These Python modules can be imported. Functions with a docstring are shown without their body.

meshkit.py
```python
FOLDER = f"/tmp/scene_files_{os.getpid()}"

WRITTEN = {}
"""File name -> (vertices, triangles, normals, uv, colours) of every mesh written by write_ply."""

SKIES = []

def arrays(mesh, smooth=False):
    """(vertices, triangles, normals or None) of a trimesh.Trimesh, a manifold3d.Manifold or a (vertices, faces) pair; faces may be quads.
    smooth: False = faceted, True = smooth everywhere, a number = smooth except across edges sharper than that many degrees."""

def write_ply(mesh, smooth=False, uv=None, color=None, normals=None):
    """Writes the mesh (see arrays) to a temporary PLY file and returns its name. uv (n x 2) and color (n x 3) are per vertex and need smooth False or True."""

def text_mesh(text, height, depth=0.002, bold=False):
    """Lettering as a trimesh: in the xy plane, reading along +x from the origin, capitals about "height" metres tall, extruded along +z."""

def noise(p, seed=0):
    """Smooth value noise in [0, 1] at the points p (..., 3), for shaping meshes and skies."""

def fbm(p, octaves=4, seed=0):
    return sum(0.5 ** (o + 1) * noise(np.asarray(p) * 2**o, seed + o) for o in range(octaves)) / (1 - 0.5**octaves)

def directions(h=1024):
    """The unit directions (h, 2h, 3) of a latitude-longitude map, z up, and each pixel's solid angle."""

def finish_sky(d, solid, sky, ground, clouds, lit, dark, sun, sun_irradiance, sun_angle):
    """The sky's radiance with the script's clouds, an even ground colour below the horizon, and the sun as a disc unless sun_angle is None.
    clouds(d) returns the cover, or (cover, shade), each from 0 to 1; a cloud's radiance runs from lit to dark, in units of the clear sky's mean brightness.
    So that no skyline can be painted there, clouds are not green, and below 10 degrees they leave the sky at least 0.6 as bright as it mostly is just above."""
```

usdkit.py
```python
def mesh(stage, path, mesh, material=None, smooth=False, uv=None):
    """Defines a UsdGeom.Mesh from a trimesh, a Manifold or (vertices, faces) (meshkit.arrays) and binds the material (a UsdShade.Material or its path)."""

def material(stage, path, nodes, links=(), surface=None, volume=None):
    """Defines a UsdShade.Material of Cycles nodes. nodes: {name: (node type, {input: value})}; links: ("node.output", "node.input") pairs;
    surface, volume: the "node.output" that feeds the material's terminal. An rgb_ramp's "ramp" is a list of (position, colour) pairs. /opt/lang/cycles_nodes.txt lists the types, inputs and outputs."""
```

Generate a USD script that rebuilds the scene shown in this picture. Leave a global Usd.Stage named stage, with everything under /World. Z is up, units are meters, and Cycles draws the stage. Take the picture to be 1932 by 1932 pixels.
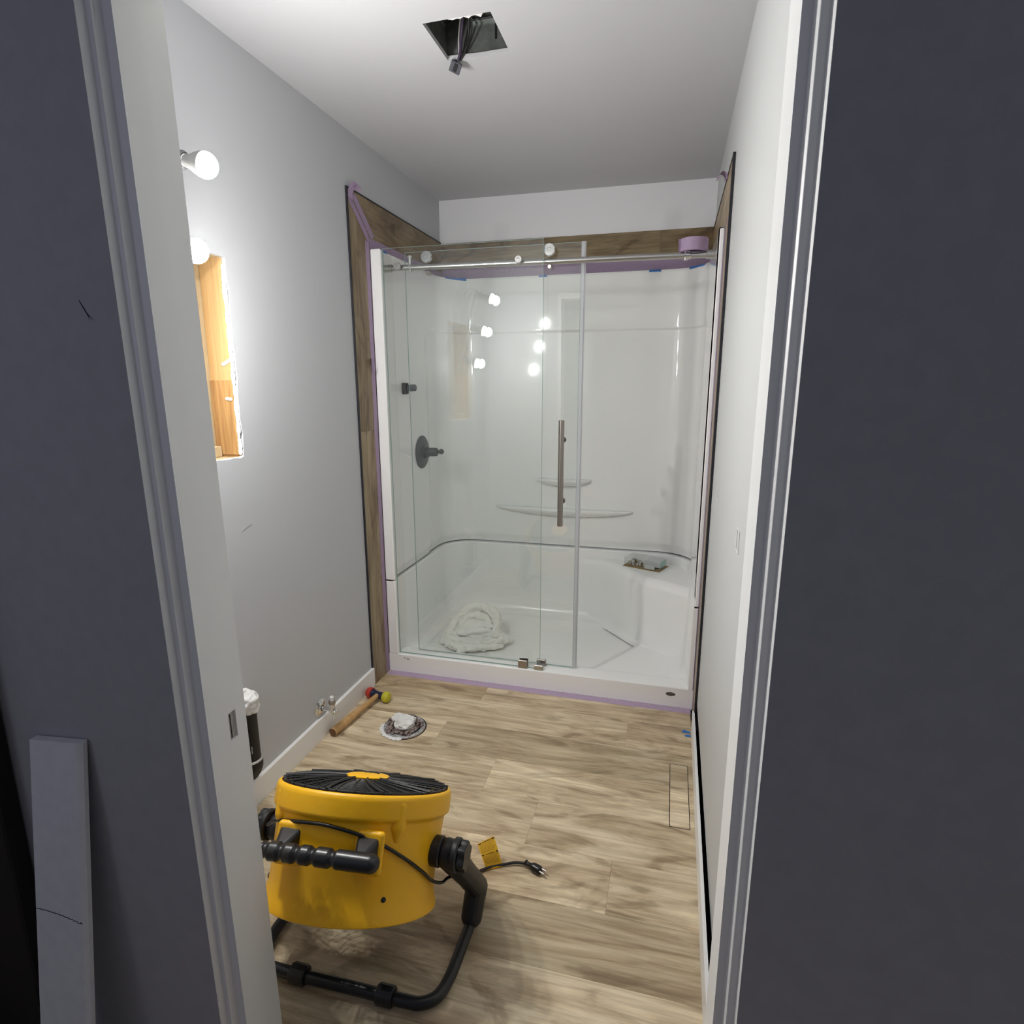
import math
import numpy as np, trimesh
import manifold3d as m3
from shapely.geometry import Polygon
from pxr import Usd, UsdGeom, UsdLux, UsdShade, Gf, Sdf
import usdkit, meshkit

stage = Usd.Stage.CreateInMemory()
UsdGeom.SetStageUpAxis(stage, "Z")
UsdGeom.Xform.Define(stage, "/World"); UsdGeom.Scope.Define(stage, "/World/Looks")
RNG = np.random.default_rng(7)
V = np.array

# ------------------------------------------------------------------ camera, light, exposure
F_PX, YAW, PITCH, ROLL = 1120.18, -0.258974, -0.212647, 0.00152
CAM = V([1.35871, 0.0, 1.46238])
cam = UsdGeom.Camera.Define(stage, "/World/Camera")
cy_, sy_, cp_, sp_ = math.cos(YAW), math.sin(YAW), math.cos(PITCH), math.sin(PITCH)
fwd = V([sy_*cp_, cy_*cp_, sp_]); r0 = V([cy_, -sy_, 0.0]); d0 = np.cross(fwd, r0)
rgt = r0*math.cos(ROLL)+d0*math.sin(ROLL); dwn = d0*math.cos(ROLL)-r0*math.sin(ROLL)
up, bk = -dwn, -fwd
cam.AddTransformOp().Set(Gf.Matrix4d(*rgt, 0, *up, 0, *bk, 0, *CAM, 1))
cam.CreateHorizontalApertureAttr(36.0); cam.CreateVerticalApertureAttr(36.0)
cam.CreateFocalLengthAttr(36.0*F_PX/1932.0)
cam.CreateClippingRangeAttr(Gf.Vec2f(0.02, 100.0))
cam.GetPrim().CreateAttribute("exposure", Sdf.ValueTypeNames.Float).Set(0.0)

BULB = 700.0            # radiance of the lit bulbs
dome = UsdLux.DomeLight.Define(stage, "/World/SkyLight")  # even bluish fill added to lift the dim hall
dome.CreateIntensityAttr(0.036); dome.CreateColorAttr(Gf.Vec3f(0.74, 0.78, 1.0))
win = UsdLux.RectLight.Define(stage, "/World/HallDaylight")     # daylight from the hall's window, behind and left of the camera
win.CreateWidthAttr(0.55); win.CreateHeightAttr(1.0)
win.CreateIntensityAttr(1.2); win.CreateColorAttr(Gf.Vec3f(0.76, 0.77, 1.0))
_p, _t = V([-0.55, -0.75, 1.75]), V([0.6, 0.8, 1.0])
_f = (_t-_p)/np.linalg.norm(_t-_p); _r = np.cross(_f, [0, 0, 1]); _r /= np.linalg.norm(_r); _u = np.cross(_r, _f)
win.AddTransformOp().Set(Gf.Matrix4d(*_r, 0, *_u, 0, *(-_f), 0, *_p, 1))

# ------------------------------------------------------------------ room numbers
W, H, YB = 1.53, 2.4928, 3.492
Y0 = 0.906                      # bathroom face of the door wall
YC = 0.800                      # hall face of the jamb

# ------------------------------------------------------------------ materials
def M(name, nodes, links=(), surface="p.BSDF", **k):
    return usdkit.material(stage, "/World/Looks/"+name, nodes, links, surface=surface, **k)

def plain(name, col, rough=0.5, bump=0.0, bscale=300.0, **k):
    nodes = {"p": ("principled_bsdf", {"base_color": col, "roughness": rough, **k})}
    links = []
    if bump:
        nodes["g"] = ("geometry", {}); nodes["n"] = ("noise_texture", {"scale": bscale, "detail": 3.0})
        nodes["b"] = ("bump", {"strength": bump, "distance": 0.002})
        links = [("g.position", "n.vector"), ("n.fac", "b.height"), ("b.normal", "p.normal")]
    return M(name, nodes, links)

def mottled(name, c1, c2, scale, rough=0.5, lo=0.35, hi=0.65, bump=0.0, **k):
    nodes = {"g": ("geometry", {}), "n": ("noise_texture", {"scale": scale, "detail": 5.0, "roughness": 0.6}),
             "r": ("rgb_ramp", {"ramp": [(0, c1), (lo, c1), (hi, c2), (1, c2)]}),
             "p": ("principled_bsdf", {"roughness": rough, **k})}
    links = [("g.position", "n.vector"), ("n.fac", "r.fac"), ("r.color", "p.base_color")]
    if bump:
        nodes["b"] = ("bump", {"strength": bump, "distance": 0.003}); links += [("n.fac", "b.height"), ("b.normal", "p.normal")]
    return M(name, nodes, links)

def pine(name, c1, c2):
    """sawn softwood, grain upright"""
    return M(name, {"g": ("geometry", {}), "m": ("mapping", {"scale": (46.0, 46.0, 2.2)}), "n": ("noise_texture", {"scale": 1.0, "detail": 5.0, "roughness": 0.6, "distortion": 1.2}),
                    "r": ("rgb_ramp", {"ramp": [(0, c1), (0.35, c1), (0.65, c2), (1, c2)]}), "p": ("principled_bsdf", {"roughness": 0.75})},
             [("g.position", "m.vector"), ("m.vector", "n.vector"), ("n.fac", "r.fac"), ("r.color", "p.base_color")])

def oak(name, axis, tint=(1, 1, 1), rough=0.42):
    """limed oak print of the vinyl planks; grain runs along axis; every plank gets its own part of the pattern"""
    sc = [9.0, 9.0, 9.0]; sc[axis] = 1.7
    sf = [75.0, 75.0, 75.0]; sf[axis] = 3.0
    sk = [5.5, 5.5, 5.5]; sk[axis] = 1.9
    def c(*x): return tuple(a*b for a, b in zip(x, tint))
    nodes = {"g": ("geometry", {}), "o": ("object_info", {}),
             "om": ("vector_math", {"math_type": "multiply", "vector2": (37.0, 19.0, 53.0)}),
             "cx": ("combine_xyz", {}), "ad": ("vector_math", {"math_type": "add"}),
             "m1": ("mapping", {"scale": sc}), "m2": ("mapping", {"scale": sf}), "m3": ("mapping", {"scale": sk}),
             "n1": ("noise_texture", {"scale": 1.0, "detail": 7.0, "roughness": 0.62, "distortion": 1.6}),
             "n2": ("noise_texture", {"scale": 1.0, "detail": 4.0, "roughness": 0.65, "distortion": 0.3}),
             "n3": ("noise_texture", {"scale": 1.0, "detail": 3.0, "roughness": 0.5, "distortion": 3.2}),
             "r1": ("rgb_ramp", {"ramp": [(0.0, c(0.19, 0.132, 0.08)), (0.33, c(0.235, 0.17, 0.105)), (0.48, c(0.37, 0.293, 0.19)), (0.60, c(0.46, 0.385, 0.265)), (1.0, c(0.54, 0.47, 0.345))]}),
             "r2": ("rgb_ramp", {"ramp": [(0.0, (0.42, 0.38, 0.33)), (0.38, (0.78, 0.76, 0.73)), (0.55, (1, 1, 1)), (1, (1.06, 1.05, 1.04))]}),
             "r3": ("rgb_ramp", {"ramp": [(0.0, (0.42, 0.38, 0.34)), (0.34, (0.58, 0.54, 0.50)), (0.43, (0.92, 0.91, 0.90)), (0.60, (1, 1, 1)), (0.72, (1.1, 1.1, 1.1)), (1, (1.15, 1.15, 1.15))]}),
             "x1": ("mix", {"mix_type": "multiply", "fac": 0.9}), "x2": ("mix", {"mix_type": "multiply", "fac": 0.85}),
             "b": ("bump", {"strength": 0.12, "distance": 0.001}),
             "p": ("principled_bsdf", {"roughness": rough, "specular_ior_level": 0.35})}
    links = [("o.random", "cx.x"), ("o.random", "cx.y"), ("o.random", "cx.z"), ("cx.vector", "om.vector1"),
             ("g.position", "ad.vector1"), ("om.vector", "ad.vector2"),
             ("ad.vector", "m1.vector"), ("ad.vector", "m2.vector"), ("ad.vector", "m3.vector"),
             ("m1.vector", "n1.vector"), ("m2.vector", "n2.vector"), ("m3.vector", "n3.vector"),
             ("n1.fac", "r1.fac"), ("n2.fac", "r2.fac"), ("n3.fac", "r3.fac"),
             ("r1.color", "x1.color1"), ("r2.color", "x1.color2"), ("x1.color", "x2.color1"), ("r3.color", "x2.color2"),
             ("x2.color", "p.base_color"), ("n2.fac", "b.height"), ("b.normal", "p.normal")]
    return M(name, nodes, links)

def glass(name, tint, ior=1.5, both=1.7):
    """clear sheet seen from either side; both of its faces' reflections are taken together"""
    return M(name, {"t": ("transparent_bsdf", {"color": tint}), "g": ("glossy_bsdf", {"color": (1, 1, 1), "roughness": 0.0}),
                    "f": ("fresnel", {}), "geo": ("geometry", {}), "io": ("mix_float", {"a": ior, "b": 1/ior}),
                    "mul": ("math", {"math_type": "multiply", "value2": both}), "x": ("mix_closure", {})},
             [("geo.backfacing", "io.fac"), ("io.result", "f.IOR"), ("f.fac", "mul.value1"), ("mul.value", "x.fac"), ("t.BSDF", "x.closure1"), ("g.BSDF", "x.closure2")], surface="x.closure")

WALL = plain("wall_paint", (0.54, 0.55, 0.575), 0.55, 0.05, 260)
WALL_LIT = plain("wall_paint_lit", (0.565, 0.575, 0.575), 0.5, 0.05, 260)  # left wall's paint made a shade lighter, for the brighter-lit side
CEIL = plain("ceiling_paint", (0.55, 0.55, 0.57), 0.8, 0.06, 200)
HALLP = mottled("hall_paint", (0.425, 0.425, 0.44), (0.455, 0.455, 0.47), 30, 0.7, bump=0.05)
TRIMW = plain("trim_paint", (0.88, 0.89, 0.88), 0.4)
BASEW = plain("baseboard_paint", (0.88, 0.88, 0.87), 0.35)
GEL = plain("gelcoat", (0.90, 0.90, 0.89), 0.07, specular_ior_level=0.4)
GEL2 = plain("gelcoat_pan", (0.92, 0.92, 0.91), 0.22)
BLACKE = plain("black_edge", (0.012, 0.011, 0.016), 0.5)
DARK = plain("cavity", (0.012, 0.011, 0.011), 0.9)
BROWND = plain("hall_dark", (0.010, 0.007, 0.006), 0.7)  # near-black, carries the darkness at the end of the hall
PURP = mottled("purple_tape", (0.33, 0.24, 0.36), (0.37, 0.27, 0.40), 60, 0.65, bump=0.1)
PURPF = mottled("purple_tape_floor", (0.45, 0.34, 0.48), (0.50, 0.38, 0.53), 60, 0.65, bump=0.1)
BLUE = plain("blue_tape", (0.03, 0.17, 0.52), 0.6)
STEEL = plain("brushed_steel", (0.55, 0.545, 0.53), 0.24, metallic=1.0, anisotropic=0.5)
STEELR = plain("turned_steel", (0.60, 0.60, 0.59), 0.13, metallic=1.0)
STEELD = plain("brushed_nickel", (0.40, 0.36, 0.33), 0.33, metallic=1.0)
CHROME = plain("chrome", (0.75, 0.75, 0.74), 0.15, metallic=1.0)
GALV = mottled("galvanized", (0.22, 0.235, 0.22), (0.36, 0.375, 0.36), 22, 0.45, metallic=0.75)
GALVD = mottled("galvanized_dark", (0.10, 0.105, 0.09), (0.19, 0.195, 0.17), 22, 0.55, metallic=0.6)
GLASS = glass("door_glass", (0.965, 0.985, 0.975), 1.5)
GEDGE = M("glass_edge", {"t": ("transparent_bsdf", {"color": (0.75, 0.85, 0.82)}), "p": ("principled_bsdf", {"base_color": (0.42, 0.52, 0.50), "roughness": 0.1}), "x": ("mix_closure", {"fac": 0.45})},
          [("t.BSDF", "x.closure1"), ("p.BSDF", "x.closure2")], surface="x.closure")
SEAL = M("clear_seal", {"t": ("transparent_bsdf", {"color": (0.93, 0.94, 0.95)}), "p": ("principled_bsdf", {"base_color": (0.62, 0.63, 0.66), "roughness": 0.12}), "x": ("mix_closure", {"fac": 0.55})},
         [("t.BSDF", "x.closure1"), ("p.BSDF", "x.closure2")], surface="x.closure")
CLEARP = glass("clear_plastic", (0.93, 0.94, 0.94), 1.45, 1.0)
YEL = plain("yellow_plastic", (0.98, 0.52, 0.008), 0.38, 0.10, 900)
BLKP = plain("black_plastic", (0.014, 0.014, 0.015), 0.42, 0.12, 700)
BLKS = plain("black_scuffed", (0.018, 0.019, 0.021), 0.30)
BLKM = plain("black_tube_paint", (0.012, 0.013, 0.015), 0.35)
CORDM = plain("cord_rubber", (0.010, 0.010, 0.010), 0.33)
TAGY = plain("tag_yellow", (0.86, 0.50, 0.02), 0.5)
INK = plain("tag_ink", (0.03, 0.025, 0.02), 0.6)
FINE = plain("tag_small_print", (0.52, 0.31, 0.03), 0.6)
TERRY = mottled("terry_cloth", (0.84, 0.83, 0.79), (0.92, 0.91, 0.88), 240, 0.95, bump=0.6)
RAG = mottled("white_rag", (0.78, 0.77, 0.75), (0.84, 0.83, 0.82), 160, 0.9, bump=0.3)
BULBM = M("bulb_glow", {"e": ("emission", {"color": (1.0, 0.985, 0.955), "strength": BULB})}, surface="e.emission")
NECK = plain("bulb_base_plastic", (0.34, 0.34, 0.33), 0.5)
BULBS = M("bulb_shoulder_glow", {"e": ("emission", {"color": (1.0, 0.985, 0.955), "strength": BULB*0.12})}, surface="e.emission")
WHITEP = plain("white_plastic", (0.78, 0.78, 0.77), 0.35)
GREYM = plain("lamp_grey_metal", (0.25, 0.25, 0.26), 0.35, metallic=0.6)
STUD = pine("stud_pine", (0.47, 0.285, 0.115), (0.58, 0.38, 0.175))
STUD2 = pine("stud_pine_pale", (0.46, 0.35, 0.20), (0.54, 0.43, 0.26))
STUDP = pine("stud_pine_knotty", (0.30, 0.155, 0.055), (0.50, 0.30, 0.115))
PLASTER = mottled("plaster", (0.80, 0.79, 0.78), (0.86, 0.85, 0.84), 60, 0.9, bump=0.4)
HAND = mottled("hickory", (0.48, 0.27, 0.10), (0.58, 0.35, 0.15), 40, 0.45)
HANDE = plain("hickory_end", (0.16, 0.075, 0.035), 0.7)
RED = plain("red_rubber", (0.48, 0.035, 0.025), 0.5)
YG = plain("yellow_rubber", (0.55, 0.50, 0.03), 0.5)
NAVY = plain("navy_enamel", (0.012, 0.014, 0.05), 0.35)
VALVEM = plain("valve_bronze", (0.055, 0.06, 0.068), 0.38, metallic=0.3)
FLG = mottled("flange_metal", (0.30, 0.30, 0.32), (0.62, 0.62, 0.64), 70, 0.4, metallic=0.4)
WAX = mottled("wax_debris", (0.030, 0.010, 0.006), (0.30, 0.24, 0.22), 75, 0.6, 0.44, 0.56, bump=0.8)
KRAFT = mottled("kraft_card", (0.26, 0.17, 0.07), (0.36, 0.25, 0.11), 40, 0.7)
HWARE = mottled("hardware_metal", (0.30, 0.30, 0.31), (0.75, 0.75, 0.76), 90, 0.45, metallic=0.4)
CARD = plain("pale_card", (0.70, 0.72, 0.72), 0.5)
CARDG = plain("green_card", (0.32, 0.52, 0.48), 0.5)
DUSTY = plain("black_abs", (0.008, 0.007, 0.007), 0.55)
BOARD = mottled("primed_board", (0.78, 0.79, 0.80), (0.84, 0.85, 0.86), 35, 0.6, bump=0.05)
PENCIL = plain("pencil_line", (0.02, 0.02, 0.02), 0.8)
OAKX = [oak("oak_light", 0, (1.92, 1.95, 2.0)), oak("oak_mid", 0, (1.66, 1.66, 1.68)), oak("oak_dark", 0, (1.32, 1.31, 1.29)), oak("oak_brown", 0, (1.42, 1.35, 1.26))]
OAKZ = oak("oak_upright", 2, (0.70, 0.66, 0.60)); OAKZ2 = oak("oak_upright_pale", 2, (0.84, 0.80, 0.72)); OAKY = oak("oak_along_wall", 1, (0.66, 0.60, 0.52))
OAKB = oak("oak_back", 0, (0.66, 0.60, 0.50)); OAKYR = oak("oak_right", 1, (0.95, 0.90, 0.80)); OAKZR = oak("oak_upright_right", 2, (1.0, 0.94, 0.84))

# ------------------------------------------------------------------ scene helpers
_used, _origin = {}, {}
def _path(name, parent):
    base = "/World" if parent is None else str(parent.GetPath())
    k = (base, name); n = _used.get(k, 0); _used[k] = n+1
    return f"{base}/{name}" + (f"_{n:03d}" if n else "")

def _tag(p, label=None, cat=None, group=None, kind=None):
    for k, v in (("label", label), ("category", cat), ("group", group), ("kind", kind)):
        if v: p.SetCustomDataByKey(k, v)
    return p

def thing(name, label, cat, loc=(0, 0, 0), group=None, kind=None):
    x = UsdGeom.Xform.Define(stage, _path(name, None)); x.AddTranslateOp().Set(Gf.Vec3d(*map(float, loc)))
    _origin[str(x.GetPath())] = V(loc, float)
    return _tag(x.GetPrim(), label, cat, group, kind)

def obj(name, mesh, mat, parent=None, label=None, cat=None, group=None, kind=None, smooth=35):
    path = _path(name, parent)
    o = V([0, 0, 0.0]) if parent is None else _origin.get(str(parent.GetPath()), V([0, 0, 0.0]))
    if hasattr(mesh, "to_mesh"):
        mm = mesh.to_mesh(); mesh = trimesh.Trimesh(mm.vert_properties[:, :3], mm.tri_verts, process=False)
    else:
        mesh = mesh.copy()
    mesh.apply_translation(-o)
    usdkit.mesh(stage, path, mesh, mat, smooth=smooth)
    p = stage.GetPrimAtPath(path)
    _origin[path] = o
    return _tag(p, label, cat, group, kind)

def cat_(*ms):
    return trimesh.util.concatenate([m for m in ms])

def box(x0, x1, y0, y1, z0, z1, b=0.0):
    lo, hi = np.minimum([x0, y0, z0], [x1, y1, z1]), np.maximum([x0, y0, z0], [x1, y1, z1])
    if b <= 0:
        m = trimesh.creation.box(hi-lo); m.apply_translation((lo+hi)/2); return m
    b = min(b, 0.45*(hi-lo).min()); pts = []
    for c in np.ndindex(2, 2, 2):
        p = np.where(c, hi, lo).astype(float); s = np.where(c, -1, 1)
        for k in range(3):
            q = p+s*b; q[k] = p[k]; pts.append(q)
    return trimesh.convex.convex_hull(V(pts))

def frame(axis):
    n = V(axis, float); n /= np.linalg.norm(n)
    h = V([0, 0, 1.0]) if abs(n[2]) < 0.9 else V([1.0, 0, 0])
    a = np.cross(h, n); a /= np.linalg.norm(a); return a, np.cross(n, a), n

def lathe(profile, origin, axis, seg=40, closed=False):
    """profile: (radius, height along axis) points"""
    a, b, n = frame(axis); o = V(origin, float); P = V(profile, float); k = len(P)
    th = np.linspace(0, 2*np.pi, seg, endpoint=False)
    v = [o+h*n+r*(np.cos(t)*a+np.sin(t)*b) for r, h in P for t in th]
    f = []
    rng = range(k if closed else k-1)
    for i in rng:
        i2 = (i+1) % k
        for j in range(seg):
            j2 = (j+1) % seg
            f += [[i*seg+j, i*seg+j2, i2*seg+j2], [i*seg+j, i2*seg+j2, i2*seg+j]]
    m = trimesh.Trimesh(V(v), V(f), process=False); m.merge_vertices(); m.update_faces(m.nondegenerate_faces()); m.fix_normals()
    return m

def rod(p0, p1, r, c=0.0, seg=28):
    p0, p1 = V(p0, float), V(p1, float); L = np.linalg.norm(p1-p0); c = min(c, r*0.9, L*0.45)
    pr = [(0, 0), (r-c, 0), (r, c), (r, L-c), (r-c, L), (0, L)] if c else [(0, 0), (r, 0), (r, L), (0, L)]
    return lathe(pr, p0, p1-p0, seg)

def spline(pts, n=12):
    P = V(pts, float); P = np.vstack([2*P[0]-P[1], P, 2*P[-1]-P[-2]]); out = []
    for i in range(1, len(P)-2):
        t = np.linspace(0, 1, n, endpoint=False)[:, None]; a, b, c, d = P[i-1:i+3]
        out.append(0.5*(2*b+(c-a)*t+(2*a-5*b+4*c-d)*t*t+(3*b-a-3*c+d)*t**3))
    return np.vstack(out+[P[-2][None]])

def tube(pts, r, seg=14, squash=(1, 1)):
    P = V(pts, float); n = len(P); T = np.gradient(P, axis=0); T /= np.linalg.norm(T, axis=1)[:, None]
    R = np.full(n, r) if np.ndim(r) == 0 else V(r, float)
    a = frame(T[0])[0]; rings = []
    th = np.linspace(0, 2*np.pi, seg, endpoint=False)
    for i in range(n):
        a = a-(a@T[i])*T[i]; a /= np.linalg.norm(a); b = np.cross(T[i], a)
        rings.append(P[i]+R[i]*(np.cos(th)[:, None]*a*squash[0]+np.sin(th)[:, None]*b*squash[1]))
    v = np.vstack(rings+[P[:1], P[-1:]]); f = []
    for i in range(n-1):
        for j in range(seg):
            j2 = (j+1) % seg; f += [[i*seg+j, i*seg+j2, (i+1)*seg+j2], [i*seg+j, (i+1)*seg+j2, (i+1)*seg+j]]
    for j in range(seg):
        j2 = (j+1) % seg; f += [[n*seg, j2, j], [n*seg+1, (n-1)*seg+j, (n-1)*seg+j2]]
    return trimesh.Trimesh(v, V(f), process=False)

def prism(poly, h0, h1, plane="xy"):
    """poly: shapely polygon or points; extruded between h0 and h1 along the third axis"""
    pg = poly if isinstance(poly, Polygon) else Polygon(poly)
    m = trimesh.creation.extrude_polygon(pg, h1-h0, engine="earcut"); m.apply_translation([0, 0, h0])
    v = m.vertices.copy()
    if plane == "yz": m.vertices = np.c_[v[:, 2], v[:, 0], v[:, 1]]
    elif plane == "xz": m.vertices = np.c_[v[:, 0], v[:, 2], v[:, 1]]; m.invert()
    m.fix_normals() if not m.is_watertight else None
    return m

def hullchain(joints, refine=0.006, iters=8):
    """[(p, r), ...] joined by hulls into one smooth body"""
    parts = []
    def ball(p, r): return m3.Manifold.sphere(r, 20).translate(tuple(map(float, p)))
    for (p, r), (q, s) in zip(joints[:-1], joints[1:]):
        parts.append(m3.Manifold.batch_hull([ball(p, r), ball(q, s)]))
    body = m3.Manifold.batch_boolean(parts, m3.OpType.Add).refine_to_length(refine)
    mm = body.to_mesh(); t = trimesh.Trimesh(mm.vert_properties[:, :3], mm.tri_verts); t.merge_vertices()
    trimesh.smoothing.filter_taubin(t, iterations=iters); return t

def grid(P, flip=False, wrap=False):
    """(n, m, 3) points -> quads"""
    P = V(P); n, m = P.shape[:2]; idx = np.arange(n*m).reshape(n, m); f = []
    for i in range(n-1):
        for j in range(m if wrap else m-1):
            a, b, c, d = idx[i, j], idx[i, (j+1) % m], idx[i+1, (j+1) % m], idx[i+1, j]
            f += [[a, b, c], [a, c, d]] if not flip else [[a, c, b], [a, d, c]]
    return trimesh.Trimesh(P.reshape(-1, 3), V(f), process=False)

def polybox(poly2d, fn, depth_vec):
    """a thin flat sheet with thickness: 2d outline mapped by fn to 3d, extruded by depth_vec"""
    pg = Polygon(poly2d); v2, f = trimesh.creation.triangulate_polygon(pg, engine="earcut")
    v = V([fn(*q) for q in v2]); ring = V([fn(*q) for q in list(pg.exterior.coords)[:-1]]); k = len(ring); n = len(v)
    d = V(depth_vec, float)
    verts = np.vstack([v, v+d, ring, ring+d]); fs = [list(x) for x in f]+[[x[0]+n, x[2]+n, x[1]+n] for x in f]
    for i in range(k):
        j = (i+1) % k; fs += [[2*n+i, 2*n+j, 2*n+k+j], [2*n+i, 2*n+k+j, 2*n+k+i]]
    m = trimesh.Trimesh(verts, V(fs), process=True); m.fix_normals(); return m

# ================================================================== STRUCTURE
# floor slab and its vinyl planks
floor = obj("floor", box(-1.2, 2.6, -1.6, 3.6, -0.06, -0.006), DARK, kind="structure", label="wood-look vinyl plank bathroom floor", cat="floor")
seams = [0.606, 0.810, 1.0130, 1.2170, 1.4170, 1.6160, 1.8210, 2.0250, 2.2300, 2.4350, 2.6100]
joints = {0: [0.35], 1: [0.95], 2: [0.40], 3: [0.62], 4: [1.253], 5: [0.972], 6: [0.758], 7: [0.470], 8: [1.247], 9: [0.558]}
tone = {0: (1, 1), 1: (2, 0), 2: (0, 0), 3: (2, 2), 4: (0, 1), 5: (1, 1), 6: (1, 0), 7: (0, 2), 8: (1, 1), 9: (3, 1)}
HOLE_C, HOLE_R = (0.305, 2.135), 0.070
for k in range(len(seams)-1):
    xs = [-0.005]+joints[k]+[1.5148]
    y0, y1 = seams[k]+0.0002, seams[k+1]-0.0002
    for j in range(len(xs)-1):
        x0, x1 = xs[j]+0.0002, xs[j+1]-0.0002
        if x0 < HOLE_C[0] < x1 and y0-0.05 < HOLE_C[1] < y1+0.05:
            pg = Polygon([(x0, y0), (x1, y0), (x1, y1), (x0, y1)])
            from shapely.geometry import Point
            m = prism(pg.difference(Point(*HOLE_C).buffer(HOLE_R)), -0.006, 0.0)
        else:
            m = box(x0, x1, y0, y1, -0.006, 0.0, 0.0003)
        obj("plank", m, OAKX[tone[k][j]], floor, smooth=False)
obj("plank", box(-1.2, 2.6, -1.6, 0.605, -0.006, 0.0), OAKX[1], floor, smooth=False)

# ceiling with the square opening of the fan housing
hole = [(0.595, 1.867), (0.804, 1.863), (0.803, 2.079), (0.700, 2.082), (0.595, 2.075)]
pg = Polygon([(-0.2, 0.70), (1.75, 0.70), (1.75, 3.7), (-0.2, 3.7)], [hole])
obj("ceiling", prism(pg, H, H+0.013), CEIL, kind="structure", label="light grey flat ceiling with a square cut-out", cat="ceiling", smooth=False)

# left wall with the medicine cabinet recess
NZ0, NZ1, NY0, NY1 = 1.226, 1.846, 1.262, 1.669
rag_edge = [(NY0, NZ0), (1.40, NZ0-0.002), (1.55, NZ0+0.004), (1.585, NZ0-0.003), (1.62, NZ0+0.003), (1.645, NZ0-0.002), (NY1-0.003, NZ0+0.002)]
rag_edge += [(NY1+0.003*math.sin(7*i)+0.002*math.sin(17*i+1), NZ0+(NZ1-NZ0)*i/24) for i in range(1, 24)]
rag_edge += [(NY1-0.002, NZ1), (NY0, NZ1+0.002)]
pg = Polygon([(Y0-0.05, -0.02), (3.7, -0.02), (3.7, H+0.02), (Y0-0.05, H+0.02)], [rag_edge])
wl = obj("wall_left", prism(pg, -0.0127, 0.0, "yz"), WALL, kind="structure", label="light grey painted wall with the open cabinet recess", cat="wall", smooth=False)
obj("recess_backing", box(-0.112, -0.100, 1.18, 1.72, 1.15, 1.92), STUD2, wl, smooth=False)
obj("stud", box(-0.0995, -0.0135, 1.6640, 1.7020, 1.15, 1.92, 0.003), STUD, wl)
obj("stud", box(-0.0995, -0.0135, 1.220, 1.258, 1.15, 1.92, 0.003), STUD, wl)
obj("stud", box(-0.0985, -0.0140, 1.6600, 1.6638, 1.234, 1.475, 0.001), STUDP, wl, label="knotty darker lower stud piece")
obj("cross_block", box(-0.0995, -0.0135, 1.2595, 1.6590, 1.188, 1.226, 0.002), STUD2, wl)
obj("cross_block", box(-0.0995, -0.0135, 1.2595, 1.6590, 1.846, 1.884, 0.002), STUD2, wl)
obj("cross_block", box(-0.0990, -0.075, 1.2600, 1.6580, 1.2265, 1.262, 0.002), STUD2, wl)
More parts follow.
